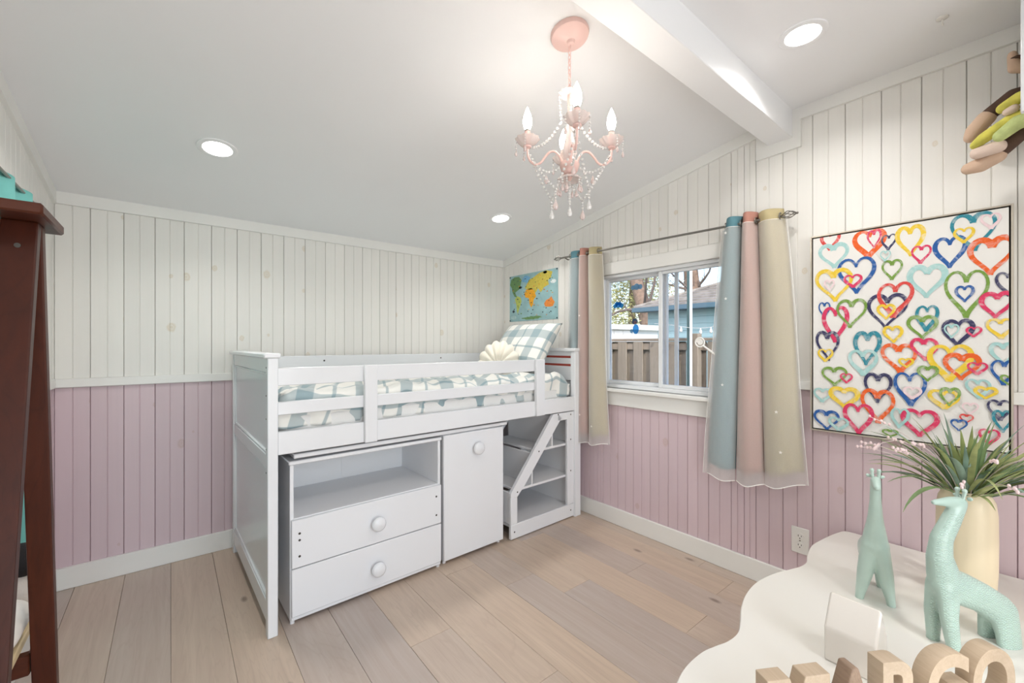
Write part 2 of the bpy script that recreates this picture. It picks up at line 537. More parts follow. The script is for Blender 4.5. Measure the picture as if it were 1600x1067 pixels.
RAIL = (1.028, 1.075)
BT = .012
def board(a0, a1, zlo, zhi0, zhi1, place, mat, parent, flush0=False):
    """one tongue-and-groove board, with a bead groove down its middle"""
    w_ = a1-a0; g = .0026; dp = .0045; m_ = (a0+a1)/2
    pr = [(a0, 0), (a0+.0006, BT-dp), (a0+g, BT), (m_-g, BT), (m_-.0006, BT-dp*.85), (m_+.0006, BT-dp*.85), (m_+g, BT), (a1-g, BT), (a1-.0006, BT-dp), (a1, 0)]
    if w_ < .05: pr = [(a0, 0), (a0+.0006, BT-dp), (a0+g, BT), (a1-g, BT), (a1-.0006, BT-dp), (a1, 0)]
    n = len(pr)
    top = lambda a: zhi0 + (zhi1-zhi0)*(a-a0)/(a1-a0)
    vs = [place(a, t_, zlo) for a, t_ in pr] + [place(a, t_, top(a)) for a, t_ in pr]
    fs = [(i, i+1, n+i+1, n+i) for i in range(n-1)] + [tuple(range(n)), tuple(range(2*n-1, n-1, -1))]
    return MB().add(vs, fs).build('wall_board', mat, parent, smooth=False)

BW = .1300
x = XL
a = -.3946+.0652-BW*3
while a < XR-.001:                                   # back wall
    a0, a1 = max(a, XL), min(a+BW, XR)
    if a1-a0 > .012:
        pl = lambda q, t_, z: (q, YB-t_, z)
        board(a0, a1, 0, 1.04, 1.04, pl, m_board_p, wb)
        board(a0, a1, 1.04, 2.015, 2.015, pl, m_board_w, wb)
    a += BW
BWR = .1272
a = .0403 - BWR*13
while a < YB-.001:                                   # right wall, cut round the window
    a0, a1 = max(a, YF), min(a+BWR, YB-BT)
    if a1-a0 > .012:
        pl = lambda q, t_, z: (XR-t_, q, z)
        pieces = [(a0, a1)]
        for y_ in (WIN[0], WIN[1]):
            pieces = [p for q in pieces for p in ([(q[0], y_), (y_, q[1])] if q[0] < y_-.004 and q[1] > y_+.004 else [q])]
        for p0, p1 in pieces:
            mid = (p0+p1)/2
            t0, t1 = ceil_z(p0)-.004, ceil_z(p1)-.004
            if WIN[0] < mid < WIN[1]:
                board(p0, p1, 0, WIN[2], WIN[2], pl, m_board_p, wr)
                board(p0, p1, WIN[3], t0, t1, pl, m_board_w, wr)
            else:
                board(p0, p1, 0, 1.04, 1.04, pl, m_board_p, wr)
                board(p0, p1, 1.04, t0, t1, pl, m_board_w, wr)
    a += BWR
a = YB-BT-BW
while a > 1.0:                                       # left wall
    pl = lambda q, t_, z: (XL+t_, q, z)
    board(a, a+BW, 0, 1.04, 1.04, pl, m_board_p, wl)
    board(a, a+BW, 1.04, ceil_z(a)-.004, ceil_z(a+BW)-.004, pl, m_board_w, wl)
    a -= BW

# ---- baseboards, chair rails, crown trims
BB = .112
struct(box('baseboard_back', m_trim, None, XL+.012, XR-.012, YB-.028, YB-BT, 0, BB, .003))
struct(box('baseboard_right', m_trim, None, XR-.028, XR-BT, YF, YB-.03, 0, BB, .003))
struct(box('baseboard_left', m_trim, None, XL+BT, XL+.028, YF, YB-.03, 0, BB, .003))
struct(box('trim_1', m_trim, None, XL+.012, XR-.012, YB-.026, YB-BT, RAIL[0], RAIL[1], .003))
struct(box('trim_2', m_trim, None, XR-.026, XR-BT, YF, .975, RAIL[0], RAIL[1], .003))
struct(box('trim_3', m_trim, None, XR-.026, XR-BT, 2.075, YB-.03, RAIL[0], RAIL[1], .003))
struct(box('trim_4', m_trim, None, XL+BT, XL+.026, 1.0, YB-.03, RAIL[0], RAIL[1], .003))
struct(box('trim_5', m_trim, None, XL+.012, XR-.012, YB-.028, YB-BT, 1.963, 2.03, .002))
cr = [(YB-.028, 1.963), (.925, 2.335), (.925, 2.216), (.721, 2.222), (.721, 2.356), (YF, 2.358), (YF, 2.42), (.757, 2.42), (.757, 2.277), (.872, 2.277), (.872, 2.41), (YB-.028, 2.03)]
struct(MB().prism(cr, lambda y, z: (XR-.028, y, z), lambda y, z: (XR-BT, y, z)).build('trim_6', m_trim, smooth=False))
cr = [(YB-.028, 1.963), (.925, 2.335), (.925, 2.216), (.721, 2.222), (.721, 2.356), (YF, 2.358), (YF, 2.42), (.757, 2.42), (.757, 2.277), (.872, 2.277), (.872, 2.41), (YB-.028, 2.03)]
struct(MB().prism(cr, lambda y, z: (XL+.028, y, z), lambda y, z: (XL+BT, y, z)).build('trim_7', m_trim, smooth=False))

# ---- window: vinyl slider
win = bpy.data.objects.new('window_1', None); COL.objects.link(win)
win.location = (XR+.03, 1.495, WIN[2]); struct(win)
def wbox(name, m, x0, x1, y0, y1, z0, z1, b=.003, parent=None):
    L = win.location
    return box(name, m, parent or win, x0-L[0], x1-L[0], y0-L[1], y1-L[1], z0-L[2], z1-L[2], b)
y0, y1, z0, z1 = WIN
wbox('frame_jamb', m_vinyl, XR-.005, XR+.115, y0, y0+.03, z0, z1)
wbox('frame_jamb', m_vinyl, XR-.005, XR+.115, y1-.03, y1, z0, z1)
wbox('frame_head', m_vinyl, XR-.005, XR+.115, y0+.03, y1-.03, z1-.022, z1)
wbox('frame_sill', m_vinyl, XR-.005, XR+.115, y0+.03, y1-.03, z0, z0+.026)
ym = 1.495
def sash(xa, xb, ya, yb, wd, name):
    za, zb = z0+.026, z1-.022
    s = wbox(name, m_vinyl, xa, xb, ya, ya+wd, za, zb)
    off = Vector((0,0,0))
    for nm, (p, q, r, t_) in (('stile', (yb-wd, yb, za, zb)), ('rail', (ya+wd, yb-wd, zb-.020, zb)), ('rail', (ya+wd, yb-wd, za, za+.024))):
        wbox(nm, m_vinyl, xa, xb, p, q, r, t_, parent=s)
    wbox('pane', m_glass, (xa+xb)/2-.002, (xa+xb)/2+.002, ya+wd, yb-wd, za+.024, zb-.020, 0, parent=s)
sash(XR+.012, XR+.040, y0+.03, ym+.028, .026, 'sash')
sash(XR+.046, XR+.074, ym-.010, y1-.03, .026, 'sash')
wbox('screen_bar', m_vinyl, XR+.085, XR+.10, ym-.066, ym-.040, z0+.026, z1-.022)
wbox('casing_head', m_trim, XR-.024, XR-BT, y0-.07, y1+.07, z1, z1+.085)
wbox('casing_side', m_trim, XR-.024, XR-BT, y0-.07, y0, z0-.01, z1)
wbox('casing_side', m_trim, XR-.024, XR-BT, y1, y1+.07, z0-.01, z1)
wbox('sill_board', m_trim, XR-.06, XR+.02, y0-.08, y1+.08, z0-.022, z0)
wbox('apron', m_trim, XR-.030, XR-BT, y0-.07, y1+.07, z0-.118, z0-.022)

# ---- unseen glazed double door, added to carry the fill light
dr2 = bpy.data.objects.new('added_door', None); COL.objects.link(dr2); dr2.location = (.55, YF-.06, DR[2]); struct(dr2)
for xa, xb in ((DR[0], .55), (.55, DR[1])):
    hw_, zh = (xb-xa)/2, DR[3]-DR[2]
    cxl = (xa+xb)/2-.55
    lf = box('added_leaf', m_vinyl, dr2, cxl-hw_, cxl-hw_+.05, -.02, .02, 0, zh, .003)
    box('stile', m_vinyl, lf, cxl+hw_-.05, cxl+hw_, -.02, .02, 0, zh, .003)
    box('rail', m_vinyl, lf, cxl-hw_+.05, cxl+hw_-.05, -.02, .02, 0, .06, .003)
    box('rail', m_vinyl, lf, cxl-hw_+.05, cxl+hw_-.05, -.02, .02, zh-.05, zh, .003)
    box('pane', m_glass, lf, cxl-hw_+.05, cxl+hw_-.05, -.003, .003, .06, zh-.05, 0)

# ---- recessed downlights
def downlight(x_, y_, z_, tilt, label):
    t_ = thing('recessed_light', label, 'ceiling light', (x_, y_, z_), (tilt, 0, 0), 'recessed downlights in the ceiling')
    MB().lathe([(.080, 0), (.079, -.004), (.070, -.007), (.058, -.004), (.058, 0)], 32).build('trim_ring', m_ceiling, t_)
    MB().lathe([(0, -.0015), (.058, -.0015), (.058, -.0005), (0, -.0005)], 32).build('lens', m_lens, t_)
    ld = bpy.data.lights.new('downlight_lamp', 'AREA'); ld.shape = 'DISK'; ld.size = .11
    ld.energy = LAMP_W; ld.spread = math.radians(148); ld.color = (1, .975, .945)
    lo = bpy.data.objects.new('downlight_lamp', ld); COL.objects.link(lo); lo.parent = t_; lo.location = (0, 0, -.010)
    return t_
TI = -math.atan(SL)
downlight(.167, 2.362, ceil_z(2.362), TI, 'round recessed light in the sloped ceiling above the dark wooden stand side')
downlight(1.823, 2.387, ceil_z(2.387), TI, 'small round recessed light in the sloped ceiling above the pillow end of the bed')
downlight(1.848, .549, 2.415, 0, 'round recessed light in the level ceiling right of the white beam')
downlight(.25, .30, 2.415, 0, 'added recessed fill light in the level ceiling out of view, nearer the left wall')  # unseen downlight, added to brighten the room
downlight(1.20, -.65, 2.415, 0, 'added recessed fill light in the level ceiling out of view, mid room')  # second added downlight, also out of view, for fill
# clear plastic ceiling hook
hk = thing('ceiling_hook', 'small clear plastic hook stuck to the level ceiling', 'hook', (2.141, .208, 2.415))
m_clear = simple('hook_plastic', (226, 222, 216), .2)
MB().lathe([(.017, 0), (.017, -.003), (.008, -.006), (0, -.006)], 16).build('base', m_clear, hk)
MB().tube([(0, 0, -.005), (0, 0, -.018), (.007, 0, -.024), (.014, 0, -.020), (.014, 0, -.014)], .0025, 6).build('hook_arm', m_clear, hk)

# ================================================================== THE LOFT BED AND WHAT IS UNDER IT
BO = (.318, 2.0375); BA = math.radians(1.6)
def at_bed(u, v, z=0.0):
    c, s_ = math.cos(BA), math.sin(BA)
    return (BO[0]+u*c-v*s_, BO[1]+u*s_+v*c, z)
BL, BD = 2.022, 1.015          # outer length and depth
bed = thing('loft_bed', 'white low loft bed with slatted guard rails along the back wall', 'bed', at_bed(0, 0), (0, 0, BA))
def screw(parent, u, v, z, r=.005, axis='v'):
    n = 10
    if axis == 'v':
        vs = [(u+r*math.cos(2*PI*k/n), v, z+r*math.sin(2*PI*k/n)) for k in range(n)] + [(u+r*.6*math.cos(2*PI*k/n), v-.0015, z+r*.6*math.sin(2*PI*k/n)) for k in range(n)]
    else:
        vs = [(u, v+r*math.cos(2*PI*k/n), z+r*math.sin(2*PI*k/n)) for k in range(n)] + [(u-.0015, v+r*.6*math.cos(2*PI*k/n), z+r*.6*math.sin(2*PI*k/n)) for k in range(n)]
    fs = [(k, (k+1) % n, n+(k+1) % n, n+k) for k in range(n)] + [tuple(range(n, 2*n))]
    return MB().add(vs, fs).build('screw', m_gap, parent)
def end_board(u0, u1, face, name, top):
    """panelled end of the bed: two posts, cap, three rails, two sunk panels"""
    e = box(name, m_white, bed, u0+.014, u1-.014, .04, BD-.04, .09, top-.02, .001)          # sunk panel sheet
    box('post', m_white, e, u0, u1, 0, .040, 0, top-.02, .003)
    box('post', m_white, e, u0, u1, BD-.040, BD, 0, top-.02, .003)
    box('cap', m_white, e, u0-.016, u1+.010, -.008, BD+.004, top-.022, top, .005)
    box('rail', m_white, e, u0+.003, u1-.003, .040, BD-.040, top-.085, top-.022, .003)
    box('rail', m_white, e, u0+.003, u1-.003, .040, BD-.040, .715, .775, .003)
    box('rail', m_white, e, u0+.003, u1-.003, .040, BD-.040, .055, .145, .003)
    for za, zb in ((.775, top-.085), (.145, .715)):                                         # bead moulding round each panel
        b_ = MB()
        for q in (.040, BD-.052): b_.box(u0+.006, u1-.006, q, q+.012, za, zb, .004)
        for q in (za, zb-.012): b_.box(u0+.006, u1-.006, .052, BD-.052, q, q+.012, .004)
        b_.build('panel_bead', m_white, e)
    return e
foot = end_board(0, .040, -1, 'footboard', 1.212)
for z_ in (1.15, 1.03, .93, .80, .70): screw(foot, 0, .028, z_, .004, 'u')
# headboard: lower, with slotted slats
he = box('headboard', m_white, bed, BL-.030, BL-.012, .05, BD-.05, .12, .98, .002)
box('post', m_white, he, BL-.062, BL, 0, .045, 0, 1.20, .003)
box('post', m_white, he, BL-.062, BL, BD-.045, BD, 0, 1.20, .003)
box('cap', m_white, he, BL-.070, BL+.002, -.006, BD+.004, 1.20, 1.222, .004)
for za, zb in ((1.165, 1.20), (1.105, 1.148), (.985, 1.088)):
    box('slat', m_white, he, BL-.045, BL-.015, .045, BD-.045, za, zb, .003)
m_red = simple('red_stripe_paint', (176, 74, 62), .5)
for z_ in (1.1565, 1.0965):
    tag(box('slot_strip', m_red, he, BL-.040, BL-.020, .045, BD-.045, z_-.0075, z_+.0075, .001), 'thin red line between headboard slats')
# front rails and their two uprights
box('side_rail', m_white, bed, .040, BL-.062, .006, .032, .772, .872, .003)
for za, zb in ((.943, 1.0), (1.070, 1.148)):
    box('guard_rail', m_white, bed, .040, 1.60, .012, .034, za, zb, .003)
box('guard_upright', m_white, bed, .413, .476, -.014, .011, .772, 1.150, .003)
box('guard_upright', m_white, bed, 1.562, 1.640, -.014, .011, .774, 1.150, .003)
# back rails
box('side_rail', m_white, bed, .040, BL-.062, BD-.032, BD-.006, .772, .872, .003)
br = box('guard_rail', m_white, bed, .040, BL-.062, BD-.034, BD-.012, 1.095, 1.175, .003)
for u_ in (.52, 1.43): screw(br, u_, BD-.0345, 1.14, .006)
box('guard_rail', m_white, bed, .040, BL-.062, BD-.034, BD-.012, .943, 1.0, .003)
for k in range(12):
    u_ = .12 + k*.155
    box('bed_slat', m_white_in, bed, u_, u_+.07, .034, BD-.034, .795, .812, .002)

def noise3(x_, y_, z_=0.0): return noise.noise(Vector((x_, y_, z_)))
# mattress
ma = box('mattress', m_mattress, None, .05, BL-.072, .045, BD-.045, .8125, .955, .03)
ma.location = at_bed(0, 0); ma.rotation_euler = (0, 0, BA)
tag(ma, 'thin white mattress under the plaid comforter', 'mattress')
# comforter: one quilted sheet folded over the mattress edge, wrinkled
def comforter():
    W = BD-.076; U0, U1 = .044, BL-.068
    drop = .145
    tot = W + 2*drop - .05
    def prof(s_):                        # distance along the cross-section -> (v, z)
        d = s_*tot
        r = .055
        if d < drop-.05: return .038, .875 + d, 0
        d -= drop-.05
        q = r*PI/2
        if d < q:
            a_ = d/r
            return .038 + r*(1-math.cos(a_)), .970 + r*math.sin(a_), .5
        d -= q
        flat = W-2*r
        if d < flat: return .038+r+d, .970+r, 1
        d -= flat
        if d < q:
            a_ = d/r
            return .038+W-r+r*math.sin(a_), .970+r*math.cos(a_), .5
        d -= q
        return .038+W, .970-d, 0
    def fn(i, j):
        u_ = U0 + (U1-U0)*i; v_, z_, top = prof(j)
        fold = math.sin(u_*42 + 3*noise3(u_*2, j*3) + 5*j)*.5+.5
        w1 = noise3(u_*6.5, v_*6 + z_*7)*.024 + noise3(u_*17, v_*9+z_*9, 3.)*.016
        endt = min(1, (u_-U0)/.05, (U1-u_)/.06)
        if top == 1:
            z_ += .014*fold*.7 + w1 + .006
        elif top == 0:
            bulge = .010*fold + w1*.5
            v_ += (bulge+.004)*(1 if v_ < .5 else -1)
            z_ += .004*fold
        else:
            z_ += w1 + .010*fold; v_ += (.006*fold+.003)*(1 if v_ < .5 else -1)
        if top > 0: z_ -= (1-endt)**2*.05
        if u_ > 1.60 and v_ < .5 and top < 1: v_ -= .0*(u_-1.6)
        return (u_, max(v_, .037) if v_ < .5 else min(v_, BD-.037), z_)
    sk = lambda i, j: (U0+(U1-U0)*i - .55*j*tot*.6 + .03*noise3(i*6, j*5), j*tot + .16*i + .025*noise3(i*8, j*4, 2.))
    b_ = MB().grid(210, 90, fn, sk)
    o = b_.build('comforter', m_plaid, ang=0)
    o.location = at_bed(0, 0); o.rotation_euler = (0, 0, BA)
    sol = o.modifiers.new('thick', 'SOLIDIFY'); sol.thickness = .006; sol.offset = -1
    return tag(o, 'white and blue plaid comforter rumpled over the bed', 'comforter')
comforter()

def pillow(name, mat, hw, hh, th, label, n=28, ruffle=0.0):
    b_ = MB()
    def sh(sgn):
        def fn(i, j):
            x_, y_ = 2*i-1, 2*j-1
            ex = (1-abs(x_)**3.2); ey = (1-abs(y_)**3.2)
            t_ = th*math.sqrt(max(0, ex*ey))
            px = x_*hw*(1-.07*(1-abs(y_)**2)*abs(x_)**4) ; py = y_*hh*(1-.07*(1-abs(x_)**2)*abs(y_)**4)
            wr_ = noise3(x_*2.2, y_*2.2, sgn*2)*.012*math.sqrt(max(0, ex*ey))
            return (px, sgn*t_ + wr_, py)
        return fn
    uvf = lambda i, j: ((2*i-1)*hw+.03, (2*j-1)*hh+.05)
    b_.grid(n, n, sh(1), uvf); b_.grid(n, n, sh(-1), uvf)
    o = b_.build(name, mat, weld=.0005, ang=0)
    return tag(o, label, 'pillow')
p_ = pillow('plaid_pillow', m_plaid, .30, .215, .075, 'plump blue and white plaid pillow leaning at the head of the bed')
def lean(u_, v_, z_, az, tilt):
    """az: bearing (in the bed's frame) the face looks away from; tilt: lean back from upright"""
    n_ = Vector((math.cos(az), math.sin(az), 0)); X_ = Vector((-n_.y, n_.x, 0))
    Z_ = n_*math.sin(tilt)+Vector((0, 0, math.cos(tilt))); Y_ = Z_.cross(X_)
    m3 = Matrix((X_, Y_, Z_)).transposed()
    return at_bed(u_, v_, z_), (Matrix.Rotation(BA, 3, 'Z') @ m3).to_euler()
p_.location, p_.rotation_euler = lean(1.822, .41, 1.235, 0.0, math.radians(36))
def shell():
    """scallop shell: ribs fan out from the hinge at the bottom"""
    b_ = MB(); R_ = .205; T = .058; NR = 8
    A0, A1 = math.radians(-8), math.radians(188)
    def fn(sgn):
        def g(i, j):
            a_ = A0 + (A1-A0)*i; f_ = i
            rib = abs(math.sin(f_*PI*NR))
            rr_ = R_*j*(.90+.10*rib*j)
            edge_ = min(1, min(f_, 1-f_)*9)**.5
            t_ = T*math.sqrt(max(0, 1-j**2.4))*(.66+.34*rib*min(1, j*2.5))*edge_*(.35+.65*min(1, j*2.2))
            return (rr_*math.cos(a_)*.80, sgn*t_, rr_*math.sin(a_)*1.02)
        return g
    b_.grid(112, 18, fn(1)); b_.grid(112, 18, fn(-1))
    b_.ball((0, 0, -.004), (.075, .036, .030), 14, 10)
    return b_.build('shell_pillow', m_cream, weld=.0004, ang=0)
sp = shell(); tag(sp, 'cream scallop shell cushion propped against the plaid pillow', 'pillow')
sp.location, sp.rotation_euler = lean(1.545, .37, 1.085, math.radians(42), math.radians(20))

# ---- low chest: open cubby over two drawers
def knob(parent, u, v, z, r=.036):
    b_ = MB(); n = 20
    pr = [(.010, 0), (.010, .012), (r*.75, .018), (r, .026), (r*.98, .034), (r*.72, .041), (0, .044)]
    vs = [(u+q*math.cos(2*PI*k/n), v-h_, z+q*math.sin(2*PI*k/n)) for q, h_ in pr for k in range(n)]
    fs = [(i*n+k, i*n+(k+1) % n, (i+1)*n+(k+1) % n, (i+1)*n+k) for i in range(len(pr)-1) for k in range(n)]
    return b_.add(vs, fs).build('knob', m_white, parent, ang=60)
ch = thing('drawer_chest', 'white chest with open shelf and two knobbed drawers under the bed', 'chest', at_bed(.095, .042), (0, 0, BA))
CW, CD, CH = .770, .46, .728
box('side_panel', m_white, ch, 0, .016, .002, CD, .018, CH-.018, .002)
box('side_panel', m_white, ch, CW-.016, CW, .002, CD, .018, CH-.018, .002)
box('top_board', m_white, ch, -.006, CW+.006, -.006, CD, CH-.018, CH, .004)
box('back_panel', m_white_in, ch, .016, CW-.016, CD-.012, CD-.002, .05, CH-.018, .001)
box('shelf_board', m_white_in, ch, .016, CW-.016, .0, CD-.012, .455, .471, .002)
box('bottom_board', m_white_in, ch, .016, CW-.016, .004, CD-.012, .02, .036, .001)
box('back_seam', m_white_in, ch, .374, .380, CD-.014, CD-.011, .471, CH-.018, .0005)
dr = box('drawer', m_white, ch, .004, CW-.004, -.016, .002, .252, .466, .003); knob(dr, .392, -.016, .356)
for u_, z_ in ((.036, .404), (.036, .374), (.036, .302), (CW-.036, .406), (CW-.036, .303)): screw(dr, u_, -.0162, z_, .0055)
dr = box('drawer', m_white, ch, .004, CW-.004, -.016, .002, .036, .248, .003); knob(dr, .392, -.016, .130)
box('plinth', m_white, ch, .004, CW-.004, -.008, .006, .018, .034, .002)
for u_ in (.012, CW-.012):
    for v_ in (.012, CD-.02): MB().lathe([(.010, 0), (.010, .018)], 12, (u_, v_, 0)).build('foot', m_white_in, ch)
screw(ch, CW-.036, .18, .69, .005)

# ---- pull-out desk slab tucked between chest and bed rail
ds = box('desk_slab', m_white, None, .108, 1.345, .030, .47, .7395, .7605, .004)
ds.location = at_bed(0, 0); ds.rotation_euler = (0, 0, BA)
tag(ds, 'thin white slide-out desk board resting on top of the chest and cabinet', 'board')

# ---- tall narrow cabinet with one door
cb = thing('cabinet', 'narrow white cabinet with a single knobbed door under the bed', 'cabinet', at_bed(.886, .034), (0, 0, BA))
KW, KD, KH = .424, .46, .738
box('side_panel', m_white, cb, 0, .016, .018, KD, .018, KH-.016, .002)
box('side_panel', m_white, cb, KW-.016, KW, .018, KD, .018, KH-.016, .002)
box('top_board', m_white, cb, -.004, KW+.004, .016, KD, KH-.016, KH, .003)
box('bottom_board', m_white_in, cb, .016, KW-.016, .018, KD-.01, .018, .034, .002)
box('back_panel', m_white_in, cb, .016, KW-.016, KD-.012, KD-.002, .034, KH-.018, .001)
dd = box('door', m_white, cb, -.006, KW+.004, -.004, .016, .022, KH-.004, .004); knob(dd, .219, -.004, .634, .038)
for u_ in (.014, KW-.014):
    for v_ in (.03, KD-.02): MB().lathe([(.010, 0), (.010, .018)], 12, (u_, v_, 0)).build('foot', m_white_in, cb)

# ---- stair-shaped bookcase with a slanted stile
sb = thing('stair_bookcase', 'white stair-step shelf unit with slanted front stile below the pillow end', 'bookcase', at_bed(1.362, .014), (0, 0, BA))
SW, SD, SH = .600, .52, .765
def stair_side(v0, v1):
    f = lambda v_: (lambda a_, z_: (a_, v_, z_))
    e = box('side_frame', m_white, sb, 0, SW, v0, v1, .006, .098, .003)
    box('stile', m_white, e, SW-.068, SW, v0, v1, .098, SH, .003)
    box('stile', m_white, e, 0, .056, v0, v1, .098, .272, .003)
    box('rail', m_white, e, .430, SW-.068, v0, v1, .712, SH, .003)
    MB().prism([(0, .272), (.056, .272), (.118, .330), (.468, .730), (.430, SH), (.386, SH), (0, .300)], f(v0), f(v1)).build('slanted_stile', m_white, e)
    return e
fr = stair_side(0, .022)
for u_, z_ in ((.030, .05), (.055, .300), (.247, .53), (.436, .757), (SW-.034, .745), (SW-.034, .565), (SW-.034, .34), (SW-.034, .055)): screw(fr, u_, -.0003, z_, .0055)
stair_side(SD-.022, SD)
for z_, u0_ in ((.085, .02), (.312, .055), (.538, .235)):
    box('shelf', m_white_in, sb, u0_, SW-.010, .022, SD-.022, z_-.016, z_, .002)
for u_, za, zb in ((.006, .098, .300), (.200, .312, .522), (.392, .538, .745)):
    box('riser', m_white_in, sb, u_, u_+.012, .022, SD-.022, za, zb, .002)
box('back_panel', m_white_in, sb, SW-.012, SW-.002, .022, SD-.022, .085, SH, .001)
box('hinge', m_steel, sb, SW+.0005, SW+.006, .004, .012, .60, .66, .001)
box('hinge', m_steel, sb, SW+.0005, SW+.006, .004, .012, .20, .26, .001)

# ================================================================== WINDOW WALL: rod, curtains, map, painting, outlet
m_cb = simple('blue_curtain_cloth', (96, 142, 154), .85, var=.04, bump=.15, bscale=400)
m_cp = simple('pink_curtain_cloth', (186, 134, 120), .85, var=.04, bump=.15, bscale=400)
m_cy = simple('sand_curtain_cloth', (188, 174, 134), .85, var=.04, bump=.15, bscale=400)
m_sheer = sheer_mat('white_sheer', .48)
m_star = simple('star_white', (250, 248, 244), .7)
XROD = 2.345
rod = thing('curtain_rod', 'thin brushed metal curtain rod with wire cage finials above the window', 'curtain rod', (XROD, 1.545, 1.90))
rz = lambda y_: (y_-1.545)*.021
MB().tube([(0, -.755, rz(.79)), (0, .755, rz(2.3))], .0065, 12).build('rod', m_steel, rod)
for sg in (-1, 1):
    b_ = MB(); c0 = Vector((0, sg*.790, rz(1.545+sg*.79)))
    for k in range(6):                                 # twisted wire cage
        a_ = 2*PI*k/6
        b_.tube([c0+Vector((.018*math.sin(PI*q/8)*math.cos(a_+q*.25), sg*(-.035+.07*q/8), .018*math.sin(PI*q/8)*math.sin(a_+q*.25))) for q in range(9)], .0022, 5)
    b_.ball(c0+Vector((0, sg*.036, 0)), .006)
    b_.build('finial', m_steel, rod)
    yb_ = sg*.720
    MB().tube([(0, yb_, rz(1.545+yb_)), (.035, yb_, rz(1.545+yb_)-.012), (.070, yb_, rz(1.545+yb_)-.012)], .005, 8).build('bracket', m_steel, rod)

def curtain(label, tops, bots, ztop, zbots, amp, seed, stars):
    """three coloured pleats side by side, each one convex fold, with a sheer layer over them"""
    root = thing('curtain', label, 'curtain', (XROD, (tops[0]+tops[3])/2, ztop), group='grommet curtains at the window')
    o = Vector(root.location); rr = random.Random(seed)
    H = ztop
    names = ('blue_strip', 'pink_strip', 'sand_strip'); mats = (m_cb, m_cp, m_cy)
    def surf(k, lift, z0_, z1_, a0=0., a1=1., hem=True):
        def fn(i, j):
            s_ = a0 + (a1-a0)*i
            zt = H + .006*math.sin(k*2.1) ; zb = zbots[k]+(zbots[k+1]-zbots[k])*s_
            z_ = zt + z0_ + (zb + z1_ - zt - z0_)*j
            t_ = max(0.0, (H - z_)/(H-zbots[1]))
            e0 = tops[k]+(bots[k]-tops[k])*t_**.8; e1 = tops[k+1]+(bots[k+1]-tops[k+1])*t_**.8
            y_ = e0+(e1-e0)*s_
            A = amp[k]*(1-.15*t_)
            dx = -A*max(0.0, math.sin(PI*s_))**.8 + A*.45
            dx += .004*math.sin(7*t_+k*2+s_*3)*t_
            y_ += .003*math.sin(9*t_+k)*t_
            y_ -= .018*math.sin(PI*min(1, s_))*0
            z_ += .006*math.sin(s_*PI*2.3+k)*j*(1 if hem else 0)
            return (XROD+dx-lift-o[0], y_-o[1], z_-o[2])
        return fn
    for k in range(3):
        p = MB().grid(14, 40, surf(k, 0, 0, .06)).build(names[k], mats[k], root, ang=0)
        sol = p.modifiers.new('t', 'SOLIDIFY'); sol.thickness = .0015
    for k in range(3):
        MB().grid(14, 40, surf(k, .007, -.055, 0, -.14 if k == 0 else 0., 1.07 if k == 2 else 1.)).build('sheer_layer', m_sheer, root, ang=0)
        f0 = surf(k, .008, -.055, 0)
        MB().tube([f0(i/14, 0) for i in range(15)], .0016, 5).build('sheer_hem', m_star, root)
        MB().tube([f0(i/14, 1) for i in range(15)], .0022, 5).build('sheer_hem', m_star, root)
    e_ = surf(0, .007, -.055, 0); MB().tube([e_(-.14, j/30) for j in range(31)], .0014, 4).build('sheer_hem', m_star, root)
    e_ = surf(2, .007, -.055, 0); MB().tube([e_(1.07, j/30) for j in range(31)], .0014, 4).build('sheer_hem', m_star, root)
    for k in range(4):                                  # grommet rings on the rod
        y_ = tops[min(k, 3)]
        y_ = y_-.006 if k == 0 else (y_+.006 if k == 3 else y_)
        b_ = MB(); ctr = Vector((0, y_-o[1], 1.90+rz(y_)-o[2]))
        pts = [ctr+Vector((.0165*math.cos(2*PI*q/16), 0, .0165*math.sin(2*PI*q/16))) for q in range(17)]
        b_.tube(pts, .0028, 6).build('grommet', m_steel, root)
    for k, s_, j in stars:
        c0 = Vector(surf(k, .0095, -.055, 0)(s_, j))
        b_ = MB(); pts = []
        for q in range(10):
            r_ = .009 if q % 2 == 0 else .0042
            pts.append((r_*math.sin(PI*q/5), r_*math.cos(PI*q/5)))
        b_.prism(pts, lambda a_, b__: c0+Vector((0, a_, b__)), lambda a_, b__: c0+Vector((-.001, a_, b__)))
        b_.build('star', m_star, root)
    return root
curtain('three-colour sheer-covered curtain hanging beside the bed and map poster', (2.205, 2.115, 2.035, 1.925), (2.235, 2.150, 2.035, 1.865), 1.945, (.56, .545, .535, .555), (.022, .048, .055), 3, [(1, .5, .32), (2, .4, .9), (1, .6, .85)])
curtain('three-colour sheer-covered curtain hanging between the window and the heart painting', (1.060, .975, .902, .785), (1.165, 1.010, .868, .690), 1.930, (.525, .515, .530, .575), (.050, .060, .055), 5, [(0, .55, .28), (0, .55, .62), (0, .3, .02), (2, .5, .72), (2, .55, .87)])

# ---- white wand tieback with a round swirl end, by the window
tb = thing('curtain_tieback', 'white wand tieback with a round swirl end poking from the right curtain', 'tieback', (2.352, 1.203, 1.262))
b_ = MB()
b_.tube([(0, .026*math.cos(2*PI*q/24), .026*math.sin(2*PI*q/24)) for q in range(25)], .0045, 6, cap=False)
b_.tube([(0, .018*(1-q/30)*math.cos(q*.55), .018*(1-q/30)*math.sin(q*.55)) for q in range(28)], .0042, 6)
b_.build('swirl_end', m_star, tb)
MB().tube([(0, -.018, -.018), (.005, -.075, -.062), (.016, -.135, -.105), (.062, -.16, -.12)], .0055, 8).build('stem', m_star, tb)
